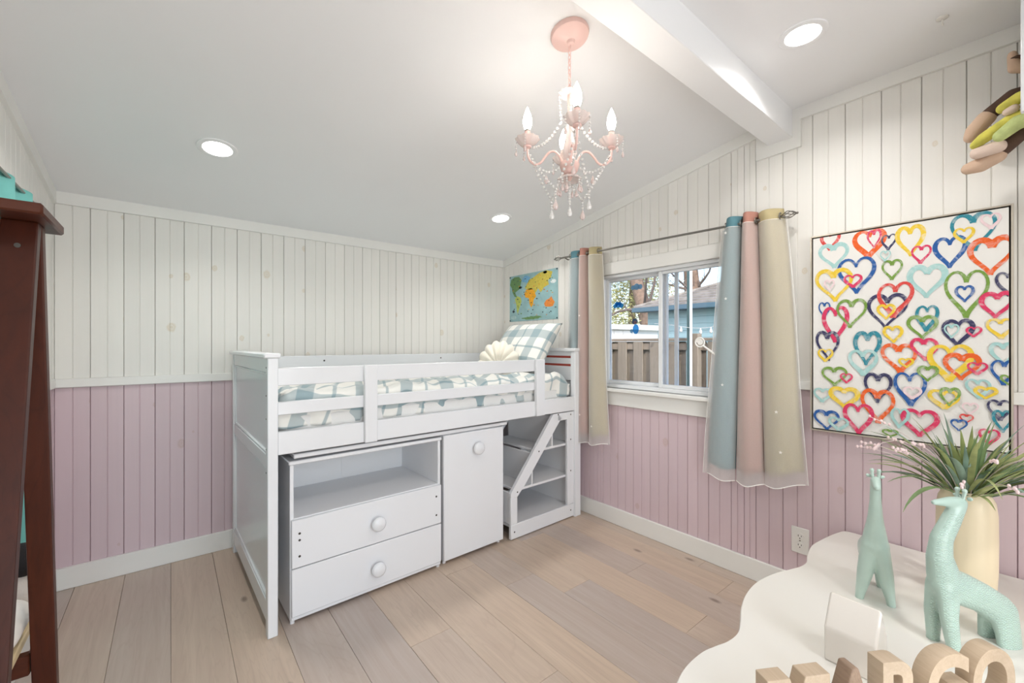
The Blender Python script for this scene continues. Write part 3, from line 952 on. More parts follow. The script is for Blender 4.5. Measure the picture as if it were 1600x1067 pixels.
# ---- gel window stickers
def gel(name, rgb):
    t = NT(name); c = lin(rgb)
    col = t.mix(t.noise(t.coord(), 60, 2), tuple(x*.9 for x in c), c)
    tl = t.n('BsdfTranslucent'); df = t.n('BsdfDiffuse'); tp = t.n('BsdfTransparent')
    for nd in (tl, df, tp): t.l(col, nd.inputs[0])
    m1 = t.n('MixShader'); m1.inputs[0].default_value = .6; t.l(df.outputs[0], m1.inputs[1]); t.l(tl.outputs[0], m1.inputs[2])
    m2 = t.n('MixShader'); m2.inputs[0].default_value = .6; t.l(m1.outputs[0], m2.inputs[1]); t.l(tp.outputs[0], m2.inputs[2])
    t.l(m2.outputs[0], t.out.inputs[0])
    return t.m
m_gel = gel('blue_gel', (126, 198, 240)); m_gel2 = gel('pale_blue_gel', (176, 210, 230)); m_gel3 = gel('dark_gel', (128, 150, 178)); m_gel4 = gel('pink_gel', (232, 190, 190))
def disc(b_, x_, y_, z_, r, rz_=None, t_=.002):
    n = 16; rz_ = rz_ or r
    b_.prism([(y_+r*math.cos(2*PI*k/n), z_+rz_*math.sin(2*PI*k/n)) for k in range(n)], lambda a_, c_: (x_, a_, c_), lambda a_, c_: (x_-t_, a_, c_))
XG = XR+.0565
b_ = MB()
for dy, dz, r in ((0, 0, .021), (.028, -.006, .016), (-.028, -.005, .017), (.012, .010, .015), (-.012, .010, .014)): disc(b_, 0, dy, dz, r)
ob = b_.build('cloud_sticker', m_gel, smooth=False); ob.location = (XG, 1.868, 1.53); tag(ob, 'blue cloud gel sticker on the left window pane', 'sticker')
b_ = MB()
for dy, dz, r in ((0, 0, .022), (.03, -.004, .016), (-.028, -.003, .017)): disc(b_, 0, dy, dz, r)
ob = b_.build('cloud_sticker', m_gel2, smooth=False); ob.location = (XG, 1.715, 1.645); tag(ob, 'faint pale cloud gel sticker high on the left window pane', 'sticker')
st = thing('bird_sticker', 'blue, dark and pink figure gel sticker low on the left window pane', 'sticker', (XG, 1.722, 1.36))
b_ = MB(); disc(b_, 0, 0, -.005, .024, .034); b_.build('body', m_gel, st, smooth=False)
b_ = MB(); disc(b_, 0, .008, .048, .022, .020); b_.build('head', m_gel3, st, smooth=False)
b_ = MB(); disc(b_, -.002, .004, .040, .012, .011); b_.build('face', m_gel4, st, smooth=False)
b_ = MB(); disc(b_, 0, .034, -.018, .012, .014); b_.build('wing', m_gel2, st, smooth=False)

# ---- world map poster, tacked to the wall
mp = thing('map_poster', 'illustrated world map poster tacked above the pillow end of the bed', 'poster', (XR-BT-.002, 2.71, 1.66))
m_sea = simple('map_sea', (156, 194, 198), .6, var=.10, scale=14)
MB().box(-.0012, .0012, -.309, .309, -.205, .206, .0004).build('sheet', m_sea, mp)
m_land = {k: simple('map_'+k, c, .6, var=.12, scale=60) for k, c in dict(green=(110, 150, 96), yellow=(214, 196, 84), lime=(190, 200, 100), orange=(242, 172, 40), red=(232, 140, 62), blue=(120, 178, 214), ice=(176, 206, 206), cloud=(232, 240, 240)).items()}
m_ink = simple('map_ink', (58, 72, 82), .6)
def land(name, mat, u0, u1, w0, w1, seed, n=18, spike=.28, shape=None, t_=.0006):
    """u from 0 (left edge) to 1 (right edge), w from 0 (bottom) to 1 (top) of the sheet"""
    rr = random.Random(seed)
    cu, cw, ru, rw = (u0+u1)/2, (w0+w1)/2, (u1-u0)/2, (w1-w0)/2
    pts = shape or [((1-spike*rr.random())*math.cos(2*PI*k/n), (1-spike*rr.random())*math.sin(2*PI*k/n)) for k in range(n)]
    pts = [(.309-.618*(cu+ru*a_), -.205+.411*(cw+rw*c_)) for a_, c_ in pts]
    return MB().prism(pts, lambda a_, c_: (-.0012, a_, c_), lambda a_, c_: (-.0012-t_, a_, c_)).build(name, mat, mp, smooth=False)
land('north_america', m_land['green'], .01, .27, .52, .97, 1, shape=[(-1, .3), (-.8, .8), (-.2, 1), (.6, .95), (1, .6), (.8, .1), (.9, -.1), (.3, -.35), (-.1, -.5), (.1, -.8), (.3, -1), (-.2, -.9), (-.6, -.4), (-.7, 0)])
land('greenland', m_land['blue'], .27, .47, .80, .97, 2)
land('south_america', m_land['lime'], .12, .27, .15, .55, 3, shape=[(-1, .7), (-.2, 1), (.7, .8), (1, .4), (.5, -.2), (0, -.8), (-.1, -1), (-.4, -.6), (-.5, 0)])
land('eurasia', m_land['yellow'], .34, .90, .54, .99, 4, shape=[(-1, -.3), (-.8, .1), (-.7, .4), (-.3, .6), (.1, .9), (.6, 1), (1, .8), (.9, .3), (.7, .1), (.75, -.3), (.4, -.5), (.2, -.9), (0, -.5), (-.2, -.9), (-.35, -.5), (-.7, -.5)])
land('africa', m_land['orange'], .33, .58, .27, .68, 5, shape=[(-1, .5), (-.7, .9), (.2, 1), (.7, .7), (1, .1), (.6, -.2), (.5, -.7), (.2, -1), (-.1, -.6), (-.2, 0), (-.8, .1)])
land('australia', m_land['red'], .74, .94, .24, .46, 6, shape=[(-1, -.2), (-.6, .4), (0, .6), (.4, 1), (.6, .5), (1, -.1), (.7, -.8), (.2, -.9), (-.8, -.8)])
land('antarctica', m_land['green'], .24, .76, .015, .10, 7, n=26, spike=.5)
land('cloud', m_land['cloud'], .72, .80, .93, .985, 8, spike=.1)
land('cloud', m_land['cloud'], .86, .97, .71, .79, 9, spike=.1)
land('cloud', m_land['ice'], .02, .16, .04, .13, 10, spike=.1)
land('whale', m_ink, .20, .30, .69, .76, 11, n=9, spike=.5)
land('penguin', m_ink, .05, .13, .18, .26, 12, n=8, spike=.55)
rr = random.Random(4)
for (u_, w_) in [(rr.uniform(.03, .94), rr.uniform(.05, .93)) for _ in range(38)] + [(.07,.90),(.10,.80),(.17,.86),(.20,.74),(.06,.68),(.10,.60),(.40,.76),(.48,.86),(.55,.78),(.60,.92),(.66,.88),(.70,.80),(.52,.69),(.62,.72),(.75,.70),(.36,.60),(.44,.55),(.50,.48),(.40,.42),(.46,.36),(.16,.46),(.20,.40),(.18,.28),(.82,.36),(.87,.30),(.70,.14),(.58,.10),(.62,.52),(.78,.55),(.88,.52),(.95,.22),(.33,.88),(.86,.86)]:
    land('animal_mark', m_ink if rr.random() < .55 else m_land[rr.choice(['red', 'green', 'orange'])], u_, u_+.022+.02*rr.random(), w_, w_+.02+.02*rr.random(), rr.random(), n=7, spike=.6, t_=.0011)
for y_, z_ in ((.30, .196), (-.30, .197), (-.30, -.196), (.30, -.196)):
    b_ = MB(); disc(b_, -.001, y_, z_, .006, None, .005); b_.build('tack', m_ink, mp)

# ---- heart painting
PY0, PY1, PZ0, PZ1 = .049, .676, .842, 1.763         # outer frame (y, z)
pt = thing('heart_painting', 'framed canvas crowded with colourful brush-painted hearts above the white table', 'painting', (XR-BT, (PY0+PY1)/2, (PZ0+PZ1)/2))
pw, ph = (PY1-PY0)/2, (PZ1-PZ0)/2
m_frame = simple('champagne_frame', (206, 198, 184), .3, metal=.5)
m_canvas = simple('white_canvas', (236, 234, 230), .8, var=.015, bump=.2, bscale=500)
m_reveal = simple('black_reveal', (40, 36, 32), .8)  # near-black sheet behind the canvas, showing round its edge
fw = .006
for nm, a_ in (('frame_side', (-pw, -pw+fw, -ph, ph)), ('frame_side', (pw-fw, pw, -ph, ph)), ('frame_rail', (-pw+fw, pw-fw, ph-fw, ph)), ('frame_rail', (-pw+fw, pw-fw, -ph, -ph+fw))):
    MB().box(-.036, 0, a_[0], a_[1], a_[2], a_[3], .001).build(nm, m_frame, pt)
MB().box(-.022, -.001, -pw+fw, pw-fw, -ph+fw, ph-fw).build('reveal', m_reveal, pt)
cwid, chei = pw-fw-.005, ph-fw-.005
MB().box(-.032, -.022, -cwid, cwid, -chei, chei, .001).build('canvas', m_canvas, pt)
HC = dict(R=(222, 78, 72), O=(236, 102, 42), P=(222, 62, 104), Y=(240, 206, 66), T=(170, 212, 210), D=(52, 140, 158), N=(62, 62, 98), B=(44, 96, 166), G=(124, 160, 72), L=(240, 214, 218))
def brush_mat(key, rgb):
    t = NT('paint_'+key); c = lin(rgb)
    nz = t.noise(t.coord((1, 1, 1), jitter=5), 38, 4, .6, 1.0)
    col = t.ramp(nz, [(.30, (*[x*.90 for x in c], 1)), (.50, (*c, 1)), (.72, (*[x*.5+.40 for x in c], 1))])
    t.pbr(col, .5, 0, None, .3)
    return t.m
HM = {k: brush_mat(k, c) for k, c in HC.items()}
HEARTS = [   # centre y, centre z, half width, half height, colour key, stroke
    (0.236, 0.426, 0.04, 0.052, 'R', 0.0132), (0.222, 0.354, 0.062, 0.068, 'T', 0.0205), (0.095, 0.386, 0.061, 0.074, 'O', 0.0203), (0.078, 0.404, 0.026, 0.046, 'P', 0.0084),
    (0.03, 0.382, 0.027, 0.039, 'N', 0.0089), (-0.038, 0.373, 0.048, 0.073, 'Y', 0.0158), (-0.07, 0.313, 0.033, 0.044, 'P', 0.0109), (-0.152, 0.307, 0.049, 0.071, 'B', 0.0144),
    (-0.215, 0.375, 0.064, 0.085, 'D', 0.0162), (-0.19, 0.367, 0.03, 0.036, 'Y', 0.0097), (-0.26, 0.274, 0.066, 0.083, 'O', 0.0216), (-0.259, 0.406, 0.028, 0.035, 'L', 0.0091),
    (-0.087, 0.2, 0.062, 0.078, 'T', 0.0203), (-0.196, 0.14, 0.063, 0.104, 'G', 0.0144), (-0.192, 0.141, 0.027, 0.037, 'B', 0.0089), (0.019, 0.262, 0.037, 0.05, 'G', 0.0122),
    (0.139, 0.252, 0.07, 0.091, 'B', 0.0144), (0.22, 0.218, 0.075, 0.088, 'Y', 0.0198), (0.151, 0.23, 0.036, 0.036, 'P', 0.0117), (0.037, 0.087, 0.068, 0.085, 'N', 0.0144),
    (0.011, 0.132, 0.062, 0.086, 'R', 0.018), (0.038, 0.085, 0.032, 0.038, 'Y', 0.0104), (0.257, 0.107, 0.025, 0.043, 'B', 0.0083), (0.216, 0.036, 0.052, 0.094, 'P', 0.0162),
    (0.158, 0.084, 0.058, 0.074, 'G', 0.0144), (-0.087, 0.051, 0.036, 0.061, 'D', 0.0119), (-0.074, 0.016, 0.049, 0.055, 'G', 0.0144), (-0.302, 0.167, 0.034, 0.053, 'N', 0.0112),
    (-0.273, 0.091, 0.047, 0.057, 'P', 0.0153), (-0.283, 0.005, 0.039, 0.045, 'Y', 0.013), (-0.174, -0.01, 0.046, 0.061, 'N', 0.0144), (-0.157, -0.002, 0.023, 0.032, 'T', 0.0076),
    (-0.216, -0.006, 0.022, 0.024, 'P', 0.0071), (0.244, -0.061, 0.048, 0.079, 'N', 0.0144), (0.253, -0.105, 0.032, 0.036, 'Y', 0.0104), (0.102, -0.072, 0.05, 0.085, 'D', 0.0162),
    (0.115, -0.136, 0.056, 0.068, 'T', 0.0185), (0.015, -0.012, 0.034, 0.042, 'Y', 0.0111), (-0.004, -0.113, 0.062, 0.073, 'O', 0.0206), (-0.026, -0.131, 0.025, 0.024, 'Y', 0.0082),
    (-0.081, -0.075, 0.045, 0.054, 'P', 0.0149), (-0.152, -0.129, 0.067, 0.085, 'Y', 0.0198), (-0.184, -0.141, 0.054, 0.061, 'O', 0.0177), (-0.225, -0.145, 0.029, 0.029, 'P', 0.0094),
    (-0.29, -0.09, 0.036, 0.049, 'T', 0.0119), (-0.291, -0.158, 0.037, 0.054, 'B', 0.0122), (-0.302, -0.184, 0.021, 0.023, 'G', 0.0069), (0.218, -0.202, 0.052, 0.051, 'G', 0.0144),
    (0.174, -0.207, 0.024, 0.027, 'P', 0.0078), (0.065, -0.243, 0.05, 0.074, 'N', 0.0144), (-0.038, -0.24, 0.053, 0.08, 'B', 0.0144), (-0.09, -0.173, 0.033, 0.037, 'G', 0.0109),
    (0.264, -0.292, 0.039, 0.04, 'T', 0.0129), (0.182, -0.296, 0.059, 0.056, 'Y', 0.0195), (0.065, -0.322, 0.062, 0.086, 'O', 0.0205), (0.131, -0.387, 0.056, 0.078, 'P', 0.0162),
    (0.248, -0.408, 0.053, 0.054, 'B', 0.0144), (-0.136, -0.272, 0.047, 0.046, 'Y', 0.0155), (-0.152, -0.26, 0.031, 0.042, 'G', 0.0102), (-0.228, -0.222, 0.036, 0.044, 'T', 0.0119),
    (-0.246, -0.236, 0.032, 0.028, 'Y', 0.0107), (-0.281, -0.297, 0.034, 0.045, 'N', 0.0112), (-0.067, -0.376, 0.059, 0.065, 'P', 0.0162), (0.024, -0.431, 0.029, 0.02, 'G', 0.0096),
    (-0.045, -0.254, 0.03, 0.031, 'L', 0.0101), (-0.197, -0.339, 0.02, 0.021, 'R', 0.0066), (0.202, -0.418, 0.041, 0.038, 'T', 0.0137), (0.237, 0.221, 0.021, 0.029, 'L', 0.0068),
    (0.04, 0.325, 0.019, 0.027, 'T', 0.0063), (-0.288, -0.337, 0.027, 0.047, 'D', 0.0089), (-0.207, -0.299, 0.024, 0.027, 'L', 0.0081), (-0.006, -0.363, 0.031, 0.049, 'T', 0.0102),
    (-0.177, -0.367, 0.025, 0.027, 'B', 0.0082), (-0.255, -0.399, 0.029, 0.035, 'P', 0.0096),
]
def heart(k, cy, cz, hw_, hh_, key, th, seed):
    rr = random.Random(seed)
    N = 44; pts = []
    lob = rr.uniform(.9, 1.1); skew = rr.uniform(-.10, .10)
    for i in range(N+1):
        t_ = -PI + 2*PI*i/N*1.0 + .0
        x_ = (math.sin(t_)**3)
        y_ = (13*math.cos(t_)-5*math.cos(2*t_)-2*math.cos(3*t_)-math.cos(4*t_))/14.5 + .17
        y_ = y_/1.08
        if x_ > 0: y_ += .08*(lob-1)*4*(1 if y_ > 0 else .3)
        x_ += skew*y_
        pts.append(Vector((x_*(hw_-th/2), y_*(hh_-th/2))))
    lift = -.0322-.00010*(k % 75)
    b_ = MB()
    mid = N//2
    for half, st in ((pts[:mid+1], 0), (pts[mid:], 1)):     # two brush strokes: left lobe, right lobe
        n = len(half); vs = []
        for i, p in enumerate(half):
            q = half[min(i+2, n-1)]-half[max(i-2, 0)]
            nn = Vector((-q.y, q.x)); nn = nn.normalized() if nn.length > 1e-9 else Vector((1, 0))
            f_ = i/(n-1); f_ = f_ if st else 1-f_
            wd = th*.5*(.62+.42*math.sin(f_*2.6+seed)**2)*(.8 if i in (0, n-1) else 1)
            for sg in (-1, 1):
                r_ = p+nn*wd*sg
                vs.append((lift-.00005*st, max(-cwid, min(cwid, cy-r_.x)), max(-chei, min(chei, cz+r_.y))))
        b_.add(vs, [(2*i, 2*i+1, 2*i+3, 2*i+2) for i in range(n-1)])
    return b_.build('painted_heart', HM[key], pt, smooth=False, fixn=False)
for k, (cy, cz, hw_, hh_, key, th) in enumerate(HEARTS): heart(k, cy, cz, hw_, hh_, key, th, k*1.37)

# ---- electrical outlet
ou = thing('wall_outlet', 'white duplex electrical outlet low on the pink wall by the table', 'outlet', (XR-BT, .727, .284))
MB().box(-.006, 0, -.038, .038, -.064, .064, .003).build('cover_plate', m_plate, ou)
for z_ in (.022, -.022):
    b_ = MB(); b_.lathe([(.017, 0), (.017, .003), (0, .003)], 20)
    b_.v = [(-.0055-q[2], q[0], q[1]*.95+z_) for q in b_.v]
    rc = b_.build('receptacle', m_plate, ou)
    for y_, h_ in ((.0065, .009), (-.0065, .007)): box('slot', m_gap, rc, -.0092, -.0084, y_-.0012, y_+.0012, z_+.002-h_/2, z_+.002+h_/2, 0)
    b_ = MB(); disc(b_, -.0084, 0, z_-.0095, .0024, None, .0008); b_.build('ground_hole', m_gap, rc)
b_ = MB(); disc(b_, -.006, 0, 0, .003, None, .0012); b_.build('cover_screw', m_steel, ou)

# ================================================================== CHANDELIER
CX, CYY, CZ = 1.120, 1.056, ceil_z(1.056)
cd = thing('chandelier', 'pink four-arm chandelier with crystal bead swags and lit candle bulbs', 'chandelier', (CX, CYY, CZ))
to_cam = math.atan2(-CYY, -CX)
can = MB().lathe([(.068, .004), (.070, -.006), (.066, -.016), (.045, -.026), (.016, -.034), (.012, -.044), (0, -.046)], 40)
can = can.build('canopy', m_pink, cd); can.rotation_euler = (TI, 0, 0)
lk = MB(); nl = 9; L0, L1 = -.042, -.205
for k in range(nl):                                    # chain links
    zc_ = L0 + (L1-L0)*(k+.5)/nl; hl = (L0-L1)/nl*.68
    ax = Vector((1, 0, 0)) if k % 2 else Vector((0, 1, 0))
    lk.tube([Vector((0, 0, zc_)) + ax*.0055*math.cos(2*PI*q/12) + Vector((0, 0, hl*math.sin(2*PI*q/12))) for q in range(13)], .0016, 5, cap=False)
lk.tube([(.004*math.sin(q*.9), .004*math.cos(q*.9), L0+(L1-L0)*q/12) for q in range(13)], .0014, 5)
lk.build('chain', m_pink, cd)
Zr = lambda z_: z_-CZ                                   # world height -> local
col_ = MB().lathe([(.007, Zr(2.168)), (.012, Zr(2.160)), (.007, Zr(2.150)), (.007, Zr(1.915)), (.012, Zr(1.905))], 16).build('stem', m_pink, cd)
crown = MB().lathe([(.012, Zr(2.150)), (.030, Zr(2.146)), (.040, Zr(2.156)), (.037, Zr(2.158)), (.026, Zr(2.151)), (.010, Zr(2.155))], 36, wob=lambda a_, z_: 1+.06*math.cos(12*a_)).build('top_dish', m_bobeche, cd)
vasec = MB().lathe([(.008, Zr(2.045)), (.016, Zr(2.03)), (.013, Zr(2.00)), (.022, Zr(1.965)), (.026, Zr(1.94)), (.018, Zr(1.912)), (.009, Zr(1.905))], 20, wob=lambda a_, z_: 1+.05*math.cos(10*a_)).build('glass_column', m_bobeche, cd)
hub = MB().lathe([(.004, Zr(1.905)), (.034, Zr(1.904)), (.036, Zr(1.897)), (.030, Zr(1.876)), (.022, Zr(1.866)), (.012, Zr(1.862)), (0, Zr(1.861))], 28).build('hub', m_pink, cd)
fin = MB().lathe([(.006, Zr(1.862)), (.010, Zr(1.852)), (.007, Zr(1.846)), (.003, Zr(1.838)), (0, Zr(1.836))], 14).build('finial', m_pink, cd)
low = MB().lathe([(.010, Zr(1.858)), (.036, Zr(1.852)), (.044, Zr(1.842)), (.041, Zr(1.841)), (.032, Zr(1.848)), (.008, Zr(1.854))], 36, wob=lambda a_, z_: 1+.06*math.cos(12*a_)).build('bottom_dish', m_bobeche, cd)
def bead_string(p0, p1, sag, n, r0, r1, name, parent, mat, drop=None):
    """a strand of faceted beads hanging between two points"""
    b_ = MB(); p0, p1 = Vector(p0), Vector(p1)
    for k in range(n+1):
        t_ = k/n
        p = p0.lerp(p1, t_) + Vector((0, 0, -sag*4*t_*(1-t_)))
        r = r0+(r1-r0)*math.sin(PI*t_)
        b_.ball(p, r, 6, 4)
    return b_.build(name, mat, parent, smooth=False)
def drop(c, L, r, parent, mat):
    b_ = MB()
    b_.lathe([(0, 0), (r*.25, -L*.18), (r*.75, -L*.5), (r, -L*.72), (r*.65, -L*.93), (0, -L)], 8, c)
    return b_.build('crystal_drop', mat, parent, smooth=False)
RA = .152; arm_tips = []
for k in range(4):
    an = to_cam - math.radians(-9) + k*PI/2
    dx, dy = math.cos(an), math.sin(an)
    P_ = lambda r, z_: (dx*r, dy*r, Zr(z_))
    ctrl = [(.026, 1.898), (.034, 1.925), (.050, 1.944), (.070, 1.944), (.088, 1.926), (.104, 1.905), (.122, 1.898), (.140, 1.908), (.150, 1.928), (RA, 1.956)]
    pts = []
    for i in range(len(ctrl)-1):                       # smooth the S curve
        p0, p1, p2, p3 = ctrl[max(i-1, 0)], ctrl[i], ctrl[i+1], ctrl[min(i+2, len(ctrl)-1)]
        for q in range(4):
            t_ = q/4
            pts.append(tuple(.5*((2*p1[j])+(-p0[j]+p2[j])*t_+(2*p0[j]-5*p1[j]+4*p2[j]-p3[j])*t_*t_+(-p0[j]+3*p1[j]-3*p2[j]+p3[j])*t_**3) for j in (0, 1)))
    pts.append(ctrl[-1])
    arm = MB().tube([P_(*q) for q in pts], .0042, 8).build('arm', m_pink, cd)
    c = (dx*RA, dy*RA, 0)
    MB().lathe([(.006, Zr(1.954)), (.015, Zr(1.958)), (.015, Zr(1.963)), (.006, Zr(1.965))], 16, c).build('cup', m_pink, arm)
    MB().lathe([(.010, Zr(1.963)), (.026, Zr(1.968)), (.040, Zr(1.985)), (.043, Zr(1.990)), (.040, Zr(1.989)), (.024, Zr(1.973)), (.008, Zr(1.968))], 48, c, wob=lambda a_, z_: 1+(.07*math.cos(10*a_) if z_ > Zr(1.975) else .02*math.cos(10*a_))).build('glass_dish', m_bobeche, arm)
    MB().lathe([(.0105, Zr(1.965)), (.0105, Zr(2.016)), (.007, Zr(2.017))], 16, c).build('candle_sleeve', m_pink, arm)
    MB().lathe([(.0095, Zr(2.015)), (.0098, Zr(2.022))], 14, c).build('socket', m_steel, arm)
    MB().lathe([(.0085, Zr(2.022)), (.014, Zr(2.035)), (.0165, Zr(2.050)), (.0145, Zr(2.068)), (.009, Zr(2.085)), (.003, Zr(2.100)), (0, Zr(2.106))], 18, c).build('bulb', m_bulb, arm)
    arm_tips.append((dx, dy))
    # swags: crown -> arm tip, hub -> arm tip, little pendants from the dish rim
    tip = Vector((dx*.150, dy*.150, Zr(1.962)))
    bead_string((dx*.036, dy*.036, Zr(2.142)), (dx*.030, dy*.030, Zr(2.05)), -.004, 8, .0047, .0050, 'bead_string', cd, m_crystal)
    bead_string((dx*.034, dy*.034, Zr(2.045)), tip, .030, 12, .0055, .0062, 'bead_string', cd, m_crystal)
    bead_string((dx*.040, dy*.040, Zr(1.884)), (dx*.128, dy*.128, Zr(1.905)), .022, 8, .0045, .005, 'bead_string', cd, m_crystal)
    for j in range(3):
        aa = an + math.radians((-75, 0, 75)[j])
        ex, ey = dx*RA+.041*math.cos(aa), dy*RA+.041*math.sin(aa)
        bead_string((ex, ey, Zr(1.985)), (ex, ey, Zr(1.955)), 0, 3, .0035, .0035, 'bead_string', cd, m_crystal)
        drop((ex, ey, Zr(1.952)), .026, .0055, cd, m_crystal_p)
    drop((dx*.084, dy*.084, Zr(1.862)), .034, .0085, cd, m_crystal_p)
for k in range(4):                                       # long V swags between neighbouring arms
    (ax, ay), (bx, by) = arm_tips[k], arm_tips[(k+1) % 4]
    m_x, m_y = (ax+bx)*.058, (ay+by)*.058
    zb_ = 1.79
    bead_string((ax*.150, ay*.150, Zr(1.945)), (m_x, m_y, Zr(zb_)), .012, 12, .0042, .005, 'bead_string', cd, m_crystal)
    bead_string((bx*.150, by*.150, Zr(1.945)), (m_x, m_y, Zr(zb_)), .012, 12, .0042, .005, 'bead_string', cd, m_crystal)
    bead_string((m_x, m_y, Zr(zb_)), (m_x, m_y, Zr(zb_-.03)), 0, 3, .004, .004, 'bead_string', cd, m_crystal)
    drop((m_x, m_y, Zr(zb_-.034)), .040, .010, cd, m_crystal_p if k % 2 else m_crystal)
    for q in range(2):
        aa = math.atan2(m_y, m_x)+q*.4
        ex, ey = .042*math.cos(aa), .042*math.sin(aa)
        bead_string((ex, ey, Zr(1.842)), (ex, ey, Zr(1.825)), 0, 2, .004, .004, 'bead_string', cd, m_crystal)
        drop((ex, ey, Zr(1.822)), .030, .007, cd, m_crystal_p)
bead_string((0, 0, Zr(1.836)), (0, 0, Zr(1.755)), 0, 8, .0045, .006, 'bead_string', cd, m_crystal)
drop((0, 0, Zr(1.750)), .040, .010, cd, m_crystal)

# ================================================================== WAVY TABLE AND ITS ORNAMENTS
TZ = .40
edge = [(2.399, .480), (2.399, .523), (2.388, .548), (2.345, .562), (2.28, .575), (2.21, .585), (2.11, .594), (1.998, .578), (1.935, .562), (1.875, .566), (1.833, .580), (1.737, .611), (1.631, .627), (1.532, .621), (1.441, .600), (1.355, .568), (1.300, .552), (1.24, .554), (1.19, .568), (1.135, .580), (1.05, .580), (.975, .562), (.91, .525), (.865, .47), (.845, .41), (.838, .34), (.85, .27), (.875, .20), (.872, .12), (.845, .05), (.84, -.03), (.86, -.11), (.90, -.17), (.98, -.205), (1.07, -.20), (1.16, -.175), (1.25, -.18), (1.35, -.215), (1.46, -.235), (1.58, -.225), (1.68, -.19), (1.78, -.18), (1.9, -.205), (2.03, -.23), (2.16, -.22), (2.28, -.19), (2.35, -.185), (2.39, -.165), (2.399, -.13)]
def smooth_loop(p, q=5):
    out = []; n = len(p)
    for i in range(n):
        a_, b_, c_, d_ = p[i-1], p[i], p[(i+1) % n], p[(i+2) % n]
        if b_[0] > 2.395 and c_[0] > 2.395: out.append(b_); continue
        for k in range(q):
            t_ = k/q
            out.append(tuple(.5*((2*b_[j])+(-a_[j]+c_[j])*t_+(2*a_[j]-5*b_[j]+4*c_[j]-d_[j])*t_*t_+(-a_[j]+3*b_[j]-3*c_[j]+d_[j])*t_**3) for j in (0, 1)))
    return [(min(x_, 2.399), y_) for x_, y_ in out]
tcx, tcy = 1.62, .19
loop = smooth_loop([(x_-tcx, y_-tcy) if False else (x_, y_) for x_, y_ in edge])
tab = thing('wavy_table', 'low white table with a wavy scalloped edge against the pink wall', 'table', (tcx, tcy, 0))
b_ = MB(); n = len(loop); rings = [(.988, TZ-.030), (1.0, TZ-.026), (1.0, TZ-.004), (.994, TZ)]
for sc_, z_ in rings: b_.v += [((x_-tcx)*sc_, (y_-tcy)*sc_, z_) for x_, y_ in loop]
for i in range(3): b_.f += [(i*n+k, i*n+(k+1) % n, (i+1)*n+(k+1) % n, (i+1)*n+k) for k in range(n)]
b_.f += [tuple(range(n-1, -1, -1)), tuple(range(3*n, 4*n))]
b_.build('table_top', m_table, tab)
for lx, ly in ((1.00, .42), (2.28, .42), (1.00, -.05), (2.28, -.05)):
    MB().lathe([(.016, 0), (.019, .01), (.028, TZ-.06), (.028, TZ-.031)], 18, (lx-tcx, ly-tcy, 0)).build('leg', m_table, tab)
b_ = MB()
for yy in (.40, -.03): b_.box(1.02-tcx, 2.26-tcx, yy-.01-tcy, yy+.01-tcy, TZ-.09, TZ-.031, .002)
b_.build('apron', m_table, tab)

# ---- cream vase and artificial grass
V = (2.085, .146)
vs_ = MB().lathe([(.056, 0), (.064, .004), (.068, .016), (.0725, .10), (.0735, .20), (.0725, .29), (.068, .330), (.058, .352), (.048, .361), (.044, .358), (.044, .30), (.044, .05), (0, .05)], 48)
vs_ = vs_.build('vase', m_vase); vs_.location = (V[0], V[1], TZ)
tag(vs_, 'tall cream ceramic vase on the white table holding grass', 'vase')
gr = thing('artificial_grass', 'spray of long green artificial grass with pale buds in the cream vase', 'plant', (V[0], V[1], TZ+.06))
gcol = [(124, 148, 100), (158, 170, 110), (140, 166, 150), (108, 134, 92), (172, 180, 122), (160, 184, 170)]
def leaf_mat(i, c):
    t = NT('grass_leaf_%d' % i); q = lin(c)
    nz = t.noise(t.coord((20, 20, 20), jitter=4), 1, 3)
    col = t.ramp(nz, [(.3, (*[x*.72 for x in q], 1)), (.7, (*[min(1, x*1.2) for x in q], 1))])
    t.pbr(col, .5, 0, None, .4)
    return t.m
gm = [leaf_mat(i, c) for i, c in enumerate(gcol)]
m_stem = simple('pale_flower_stem', (222, 206, 204), .6); m_bud = simple('pale_pink_bud', (238, 214, 214), .6)
rr = random.Random(12)
def blade(az, el, L, wd, droop, mat, r0, curl=0.0, name='leaf', zst=.27):
    """grass blade: a folded, tapering ribbon that leaves the vase mouth and bends over"""
    b_ = MB(); N = 12; p = Vector((r0*math.cos(az+curl), r0*math.sin(az+curl), zst)); e = el; vs = []
    d0 = Vector((math.cos(az), math.sin(az), 0)); side = Vector((-math.sin(az), math.cos(az), 0))
    ps = []
    for k in range(N+1):
        ps.append((p.copy(), e)); 
        p = p + (d0*math.cos(e)+Vector((0, 0, math.sin(e))))*(L/N); e -= droop/N*(.4+1.2*k/N)
    for k, (q, e_) in enumerate(ps):
        t_ = k/N; ww = wd*(.55+.6*math.sin(PI*min(1, t_*1.15)*.75))*(1-t_**3.2)+.0004
        up = -d0*math.sin(e_)+Vector((0, 0, math.cos(e_)))
        for sx in (-1, 0, 1): vs.append(q + side*ww*sx + up*(abs(sx)*ww*.35))
    wall_x = 2.395-V[0]
    vs = [Vector((min(v_.x, wall_x-.004), v_.y, v_.z)) for v_ in vs]
    fs = [(k*3+s_, k*3+s_+1, k*3+s_+4, k*3+s_+3) for k in range(N) for s_ in (0, 1)]
    b_.add(vs, fs)
    return b_.build(name, mat, gr, ang=0, fixn=False)
camaz = math.atan2(-V[1], -V[0])
